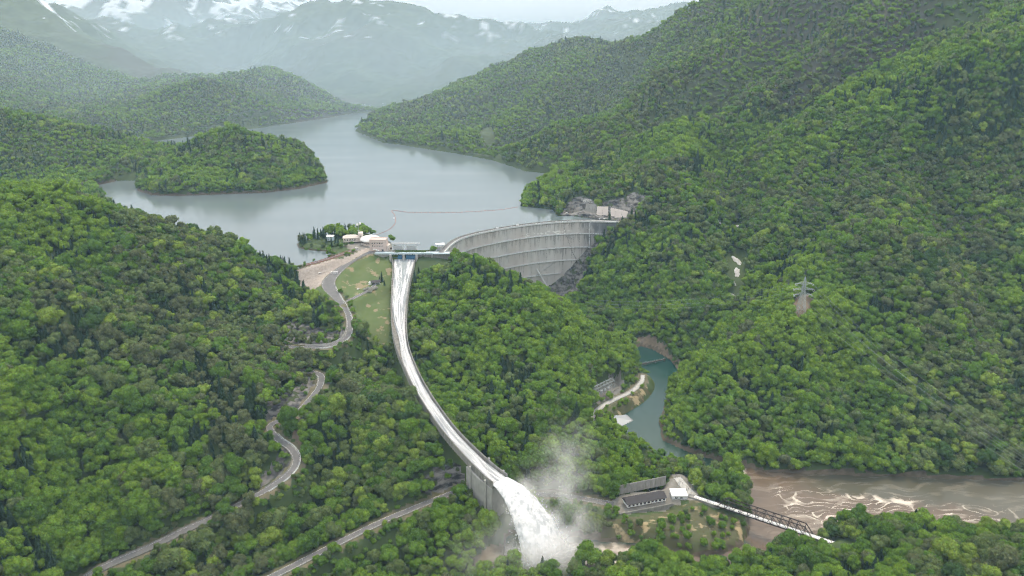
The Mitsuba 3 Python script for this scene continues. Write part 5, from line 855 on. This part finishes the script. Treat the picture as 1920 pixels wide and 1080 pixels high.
for L in ROADS_L.values():
    d, par, _ = seg_dist(tx[nearm], ty[nearm], L); hw = at_par(L, par, 3) / 2; clear = at_par(L, par, 4); ry = at_par(L, par, 1)
    drop[nearm] |= d < hw + np.where(clear < 0, 1.5, 3.2); s_ = ((d < hw + 6.5) & (clear >= 0)) | ((ty[nearm] < ry) & (d < clear + hw)); shrub[nearm] = np.maximum(shrub[nearm], s_)
d, par, _ = seg_dist(tx, ty, CHUTE_L); hw = at_par(CHUTE_L, par, 3) / 2; drop |= d < hw + 3.4; shrub = np.maximum(shrub, d < hw + 5.5)
drop |= ((np.abs(tx - 24) < 46) & (np.abs(ty - 560) < 34) & (seg_dist(tx, ty, np.array([tip[:2], jet_at(1)[:2]]))[0] < 30))
for poly in (LAKE, RIVER): drop |= inside(tx, ty, poly) | (seg_dist(tx, ty, np.vstack([poly, poly[:1]]))[0] < 1.0)
rr_ = np.random.default_rng(18).random(len(tx))
for k_ in ('lawn', 'riprap', 'rock', 'earth', 'terrace', 'bank'):
    for poly in ZONES[k_]: i_ = inside(tx, ty, poly); soft_ = (k_ == 'rock') & (poly[:, 0].mean() < 0) & (rr_ > .55); drop |= i_ & ~soft_; shrub = np.maximum(shrub, i_ & soft_)
shrub = np.maximum(shrub, (tx < 195) & (tx > 95) & (ty > 700) & (ty < 960) & (seg_dist(tx, ty, np.vstack([RIVER, RIVER[:1]]))[0] < 24))
for poly in ZONES['meadow']: i_ = inside(tx, ty, poly); r_ = np.random.default_rng(8).random(len(tx)); drop |= i_ & (r_ < .35) & (tx < 225); shrub = np.maximum(shrub, i_ & (r_ >= .35) & (tx < 222))
db, pb_, _ = seg_dist(tx, ty, np.array([P0[:2], P3[:2]])); shrub = np.maximum(shrub, (db < 24) & (ty < P0[1] + (tx - P0[0]) * u[1] / u[0]))
drop |= (np.abs(tx + 128) < 36) & (np.abs(ty - 1087) < 26) | (np.abs(tx + 165) < 40) & (np.abs(ty - 1128) < 30)
dd, _, _ = seg_dist(tx, ty, DAM_L); drop |= dd < 16
drop |= (seg_dist(tx, ty, np.array([P0[:2], P3[:2]]))[0] < 8) | (np.hypot(tx - P3[0] - 2, ty - P3[1] + 12) < 17)
for (x_, y_, z_), r_ in zip(SPOTS['snow'] + SPOTS['poolsnow'], (13, 19, 18, 9, 8, 6, 6, 6, 5, 9, 6, 6, 5, 5)): drop |= (np.hypot(tx - x_, ty - y_) < r_) | (np.hypot(tx - x_ * .985, ty - y_ + 12) < r_ * .9)
for q in ((-211, 1119, 30), (-231, 1152, 24), (-262, 1166, 22), (-301, 1172, 10), (-290, 1140, 45), (-250, 1150, 40), (px, py, 16), (px - 4, py - 14, 10), (hx + 20, hy + 8, 32), (ix + 14, iy + 8, 16)): drop |= np.hypot(tx - q[0], ty - q[1]) < q[2]
# what the ground itself hides is not planted
gx_, gy_ = np.meshgrid(np.arange(-2600, 2601, 20.0), np.arange(320, 3701, 20.0)); gz_ = np.where((gy_ < 1700) & (gx_ > -1310) & (gx_ < 1140), relief(gx_.ravel(), gy_.ravel()).reshape(gx_.shape), height(gx_.ravel(), gy_.ravel()).reshape(gx_.shape))
def look_z(x, y):
    a, b = np.clip((x + 2600) / 20, 0, gx_.shape[1] - 1.01), np.clip((y - 320) / 20, 0, gx_.shape[0] - 1.01); i, j = a.astype(int), b.astype(int); a, b = a - i, b - j
    return (gz_[j, i] * (1 - a) + gz_[j, i + 1] * a) * (1 - b) + (gz_[j + 1, i] * (1 - a) + gz_[j + 1, i + 1] * a) * b
hidden = np.ones(len(tx), bool)
for ex in (-90.0, 0.0, 90.0):
    h_ = np.zeros(len(tx), bool)
    for f_ in np.linspace(.12, .985, 70): h_ |= look_z(ex + (tx - ex) * f_, ty * f_) - 6 > 330 + (tz + 22 - 330) * f_
    hidden &= h_
sel = ~drop & ~hidden; tx, ty, tz, shrub = tx[sel], ty[sel], tz[sel], shrub[sel]
# the kinds grow in patches
q = np.c_[tx, ty, 0 * tx]; pa = meshkit.fbm(q / 95, 3, 31); pb = meshkit.fbm(q / 60 + 7, 3, 32); pc = meshkit.fbm(q / 190 + 3, 2, 33)
trng = np.random.default_rng(5); u1, u2, u3 = trng.random((3, len(tx)))
kind = np.clip(((pa - .5) * 8 + (pc - .5) * 5 + 1.9 + (u1 - .5) * 3.0), 0, 5.99).astype(int)
kind = np.where((u2 > .985) | ((pc > .64) & (u2 > .80)), 6, kind); kind = np.where((pc > .56) & (u2 < .40) & (u2 > .28), 3, kind)
fir = u2 < np.clip((pb - .51) * 3.0, 0, .6) * np.where(ty > 1500, .75, 1.0) * (shrub == 0) * np.where(tz < -95, .25, 1)
dist = np.sqrt(tx ** 2 + ty ** 2 + (tz - 330) ** 2); sc = (.70 + .70 * u3 ** 1.8 + .35 * (u3 > .965)) * np.where(fir, 1.15, 1) * np.where(shrub > 0, .5, 1) * np.where(ty > 1700, 1.0, 1)
order = np.argsort(dist / sc + 1e6 * (shrub > 0) + 1e5 * (np.abs(tx) > .68 * (ty * math.cos(PITCH) + (330 - tz) * math.sin(PITCH))) + 1e5 * (ty * .944 + (330 - tz) * .3305 < (math.tan(math.radians(21)) and 0) + 0)); rank = np.empty(len(tx), int); rank[order] = np.arange(len(tx))
WHERE = lambda x, y: 'on the near left slopes' if x < -60 else ('on the low bank in the right foreground' if x > 20 and y < 545 else ('on the wooded slope by the river' if x > 20 else 'beside the spillway end'))
TN = ['bright green', 'mid green', 'deep green', 'grey green', 'light yellow green', 'dark green', 'brownish half bare']
labels['forest'] = {'label': 'dense spring forest of mixed green broadleaf trees and dark firs covering the hills', 'category': 'forest', 'kind': 'stuff'}
cnt = 0
for i in range(len(tx)):
    lod = NEAR if dist[i] < 830 else (MID if dist[i] < 1420 else FAR_); single = rank[i] < 300; tab = ONE if single else lod
    if fir[i]: g = tab['fir', int(u3[i] * 2) % 2]; z0 = tz[i] - .3
    else: g = tab[int(kind[i]), int(u2[i] * 977) % (2 if tab is FAR_ else 3)]; z0 = tz[i] + (2.6 * sc[i] if tab is not FAR_ else 1.5) * (1 if shrub[i] == 0 else .2)
    M = T().translate([float(tx[i]), float(ty[i]), float(z0)]).rotate([0, 0, 1], float(u1[i] * 360)).scale([float(sc[i]), float(sc[i]), float(sc[i] * (.85 + .35 * u2[i]))])
    if single:
        w = WHERE(tx[i], ty[i]); key = thing('fir_tree', f'dark pointed fir {w}', 'fir tree', f'firs {w}') if fir[i] else thing('broadleaf_tree', f'{TN[int(kind[i])]} rounded broadleaf tree {w}', 'tree', f'{TN[int(kind[i])]} broadleaf trees {w}')
    else: cnt += 1; key = f'forest__{cnt:03d}'
    scene[key] = {'type': 'instance', 'to_world': M, 'form': {'type': 'ref', 'id': g}}
print('trees', len(tx), 'near', int((dist < 830).sum()), 'mid', int(((dist >= 830) & (dist < 1420)).sum()))
# single plants that stand apart
def plant(name, label, cat_, g, x, y, s, z=None, group=None):
    key = thing(name, label, cat_, group); z = float(relief(x, y)) if z is None else z
    scene[key] = {'type': 'instance', 'to_world': T().translate([float(x), float(y), z]).rotate([0, 0, 1], float(x * 37 % 360)).scale([s, s, s]), 'form': {'type': 'ref', 'id': g}}
x, y, z = SPOTS['greentree'][0]; plant('round_tree', 'single round light green tree above the wall at the dam end', 'tree', ONE[4, 0], x, y - 4, 1.5)
for i, (x, y, z) in enumerate(SPOTS['lawnfir']): plant('lawn_fir', ['tallest dark fir beside the shed on the lawn', 'small dark fir right of the lawn shed', 'dark fir close behind the lawn shed'][i], 'fir tree', ONE['fir', 0], x, y, (1.05, .6, .7)[i])
for i, (x, y, z) in enumerate(SPOTS['tipfir']): plant('point_fir', ['dark fir in front of the beige hipped roof', 'fir right of the others on the lake point', 'slim fir between the grey house and the beige building', 'leftmost fir on the lake point'][i], 'fir tree', ONE['fir', 1], x, y, (1.15, 1.0, 1.1, .7)[i])
for i, (x, y, z) in enumerate(SPOTS['tipshrub']): plant('point_bush', 'bushy green tree at the edge of the wooded lake point', 'bush', ONE[(3, 2, 3, 1)[i % 4], i % 3], x, y, .40 + .25 * ((i * 37) % 10) / 10, group='bushes on the lake point')
m, c_ = leaf_crown(777, 5, 4.2, 8, 1, 500, .5, (.62, .60, .48), .25); scene['blossom_form'] = {'type': 'shapegroup', 'crown': mikit.ply(m, 'leaf', color=np.clip(c_, 0, .8))}
for i, (x, y, z) in enumerate(SPOTS['blossom']): plant('blossom_shrub', 'shrub full of creamy white blossom on the lawn below the shed', 'shrub', 'blossom_form', x, y, .62 + .1 * (i % 3), group='white blossoming shrubs')
# thin spring tree at the foot of the jet
bt = thing('spray_tree', 'thin pale green tree with bare looking branches in front of the white water', 'tree'); x, y, z = SPOTS['baretree'][0]; r_ = np.random.default_rng(12); bz_ = float(relief(x, y)); O = np.array([x - 8, y + 2, max(bz_, -123) - .5]); ms, tips = [tube(np.array([O, O + [.3, 0, 5], O + [.2, .3, 9]]), [.45, .35, .22], 7)], []
for k in range(12):
    a = k * 2.4; s_ = O + [.2, .1, 4.5 + .45 * k]; e = s_ + np.array([math.cos(a) * r_.uniform(4, 6.5), math.sin(a) * r_.uniform(4, 6.5), r_.uniform(3, 7)]); mid_ = (s_ + e) / 2 + [0, 0, -.8]; ms.append(tube(np.array([s_, mid_, e]), [.2, .12, .05], 5))
    for q in range(4): b_ = mid_ + (e - mid_) * q / 3; e2 = b_ + r_.normal(0, 1.5, 3) + [0, 0, 1.2]; ms.append(tube(np.array([b_, (b_ + e2) / 2 + [0, 0, .2], e2]), [.07, .05, .03], 4)); tips += [b_, e2, (b_ + e2) / 2]
put(bt + '__trunk', cat(ms), 'bark'); tips = np.array(tips); pts = np.repeat(tips, 26, 0) + r_.normal(0, .75, (len(tips) * 26, 3)); nrm = r_.normal(size=pts.shape); nrm /= np.linalg.norm(nrm, axis=1, keepdims=True); a = np.cross(nrm, r_.normal(size=pts.shape)); a /= np.linalg.norm(a, axis=1, keepdims=True); b_ = np.cross(nrm, a)
v = np.stack([pts + a * .3, pts - a * .2 + b_ * .25, pts - a * .2 - b_ * .25], 1).reshape(-1, 3); put(bt + '__crown', (v, np.arange(len(v)).reshape(-1, 3)), 'leaf', color=np.repeat(np.array([.17, .21, .09]) * r_.uniform(.7, 1.3, (len(pts), 1)), 3, 0))

# ---- spray cloud over the plunge pool, and the air of the whole valley -------------------------------------------------------
N = (90, 76, 44); lo, hi = np.array([-75., 500., -126.]), np.array([150., 690., -30.])
zz, yy, xx = np.meshgrid(*[np.linspace(lo[k], hi[k], n_) for k, n_ in ((2, N[2]), (1, N[1]), (0, N[0]))], indexing='ij'); pts = np.stack([xx, yy, zz], -1); den = np.zeros(xx.shape)
for c_, s_, w in ((jet_at(1) + [0, 0, 3], (17, 13, 8), 5.0), (jet_at(.93) + [0, 0, 2], (15, 12, 9), 3.0), (jet_at(1) + [0, 0, 6], (28, 20, 12), .9), *[(jet_at(t_) + sv * (9.5 + 15 * t_ ** 1.2) * sg_, (4 + 5 * t_, 4 + 5 * t_, 3.5 + 5 * t_), .5 + 1.4 * t_) for t_ in (.25, .4, .55, .7, .85) for sg_ in (-1, 1)], (jet_at(.9) - np.r_[sv[:2], 0] * 0 + [-34, -8, 4], (22, 20, 12), .38), (jet_at(.85) + [22, 12, 6], (15, 15, 14), 1.0), (jet_at(.6) + [26, 22, 12], (15, 15, 15), .75), (jet_at(.5) + [42, 40, 24], (13, 14, 15), .5), (jet_at(.4) + [54, 52, 42], (11, 12, 15), .34), (jet_at(.3) + [64, 60, 58], (10, 10, 12), .18), (jet_at(1) + [-46, -18, 6], (24, 16, 14), .20)):
    den += w * np.exp(-.5 * (((pts - c_) / s_) ** 2).sum(-1))
n3 = meshkit.fbm(pts / [13, 13, 19], 4, 71); den *= np.clip((n3 - .32) * 3.0, 0, 1.8)
edge = np.minimum.reduce([(pts[..., k] - lo[k]) / 14 for k in range(3)] + [(hi[k] - pts[..., k]) / 14 for k in range(3)]); edge[...] = np.clip(np.where(pts[..., 2] < -100, np.minimum.reduce([(pts[..., k] - lo[k]) / 14 for k in range(2)] + [(hi[k] - pts[..., k]) / 14 for k in range(2)]), edge), 0, 1); den *= edge
scene['spray_air'] = {'type': 'heterogeneous', 'albedo': {'type': 'constvolume', 'value': rgb(.985, .988, .99)}, 'scale': .048,
    'sigma_t': {'type': 'gridvolume', 'grid': mi.VolumeGrid(np.ascontiguousarray(den[..., None].astype(np.float32))), 'to_world': T().translate(lo.tolist()).scale((hi - lo).tolist()), 'wrap_mode': 'clamp'}}
top = max(340.0, float(fv[:, 2].max()) + 20, float(ov[:, 2].max()) + 20)
MIST = .00047
# rain mist that thickens towards the mountains; it starts at the haze's own density
mz, my, mx = np.meshgrid(np.linspace(-168, top - 3, 14), np.linspace(1300, 10400, 92), np.linspace(-7500, 7500, 40), indexing='ij')
md = .000052 + MIST * sstep(1250, 4300, my + 500 * (meshkit.fbm(np.stack([mx, my, mz], -1) / 900, 2, 5) - .5)) * np.clip(1 - (mz - 120) / 520, .16, 1)
md[:, 0] = .000052
scene['mist_air'] = {'type': 'heterogeneous', 'albedo': {'type': 'constvolume', 'value': rgb(.72, .875, 1.0)}, 'sigma_t': {'type': 'gridvolume', 'grid': mi.VolumeGrid(np.ascontiguousarray(md[..., None].astype(np.float32))), 'to_world': T().translate([-7500, 1300, -168]).scale([15000, 9100, top + 165]), 'wrap_mode': 'clamp'}}
scene['rain_mist'] = {'type': 'cube', 'to_world': T().translate([0, 5850, (top - 171) / 2]).scale([7500, 4550, (top + 165) / 2]), 'bsdf': {'type': 'null'}, 'interior': {'type': 'ref', 'id': 'mist_air'}, 'exterior': {'type': 'ref', 'id': 'haze_air'}}
labels['rain_mist'] = {'label': 'thicker rain mist veiling the far mountains', 'category': 'mist', 'kind': 'stuff'}
scene['spray_cloud'] = {'type': 'cube', 'to_world': T().translate(((lo + hi) / 2).tolist()).scale(((hi - lo) / 2).tolist()), 'bsdf': {'type': 'null'}, 'interior': {'type': 'ref', 'id': 'spray_air'}, 'exterior': {'type': 'ref', 'id': 'haze_air'}}
labels['spray_cloud'] = {'label': 'white spray drifting up from the plunge pool', 'category': 'spray', 'kind': 'stuff'}
scene['haze'] = {'type': 'cube', 'to_world': T().translate([0, 4450, (top - 170) / 2]).scale([7700, 6150, (top + 170) / 2]), 'bsdf': {'type': 'null'}, 'interior': {'type': 'ref', 'id': 'haze_air'}}
labels['haze'] = {'label': 'thin bluish haze filling the valley air', 'category': 'haze', 'kind': 'stuff'}
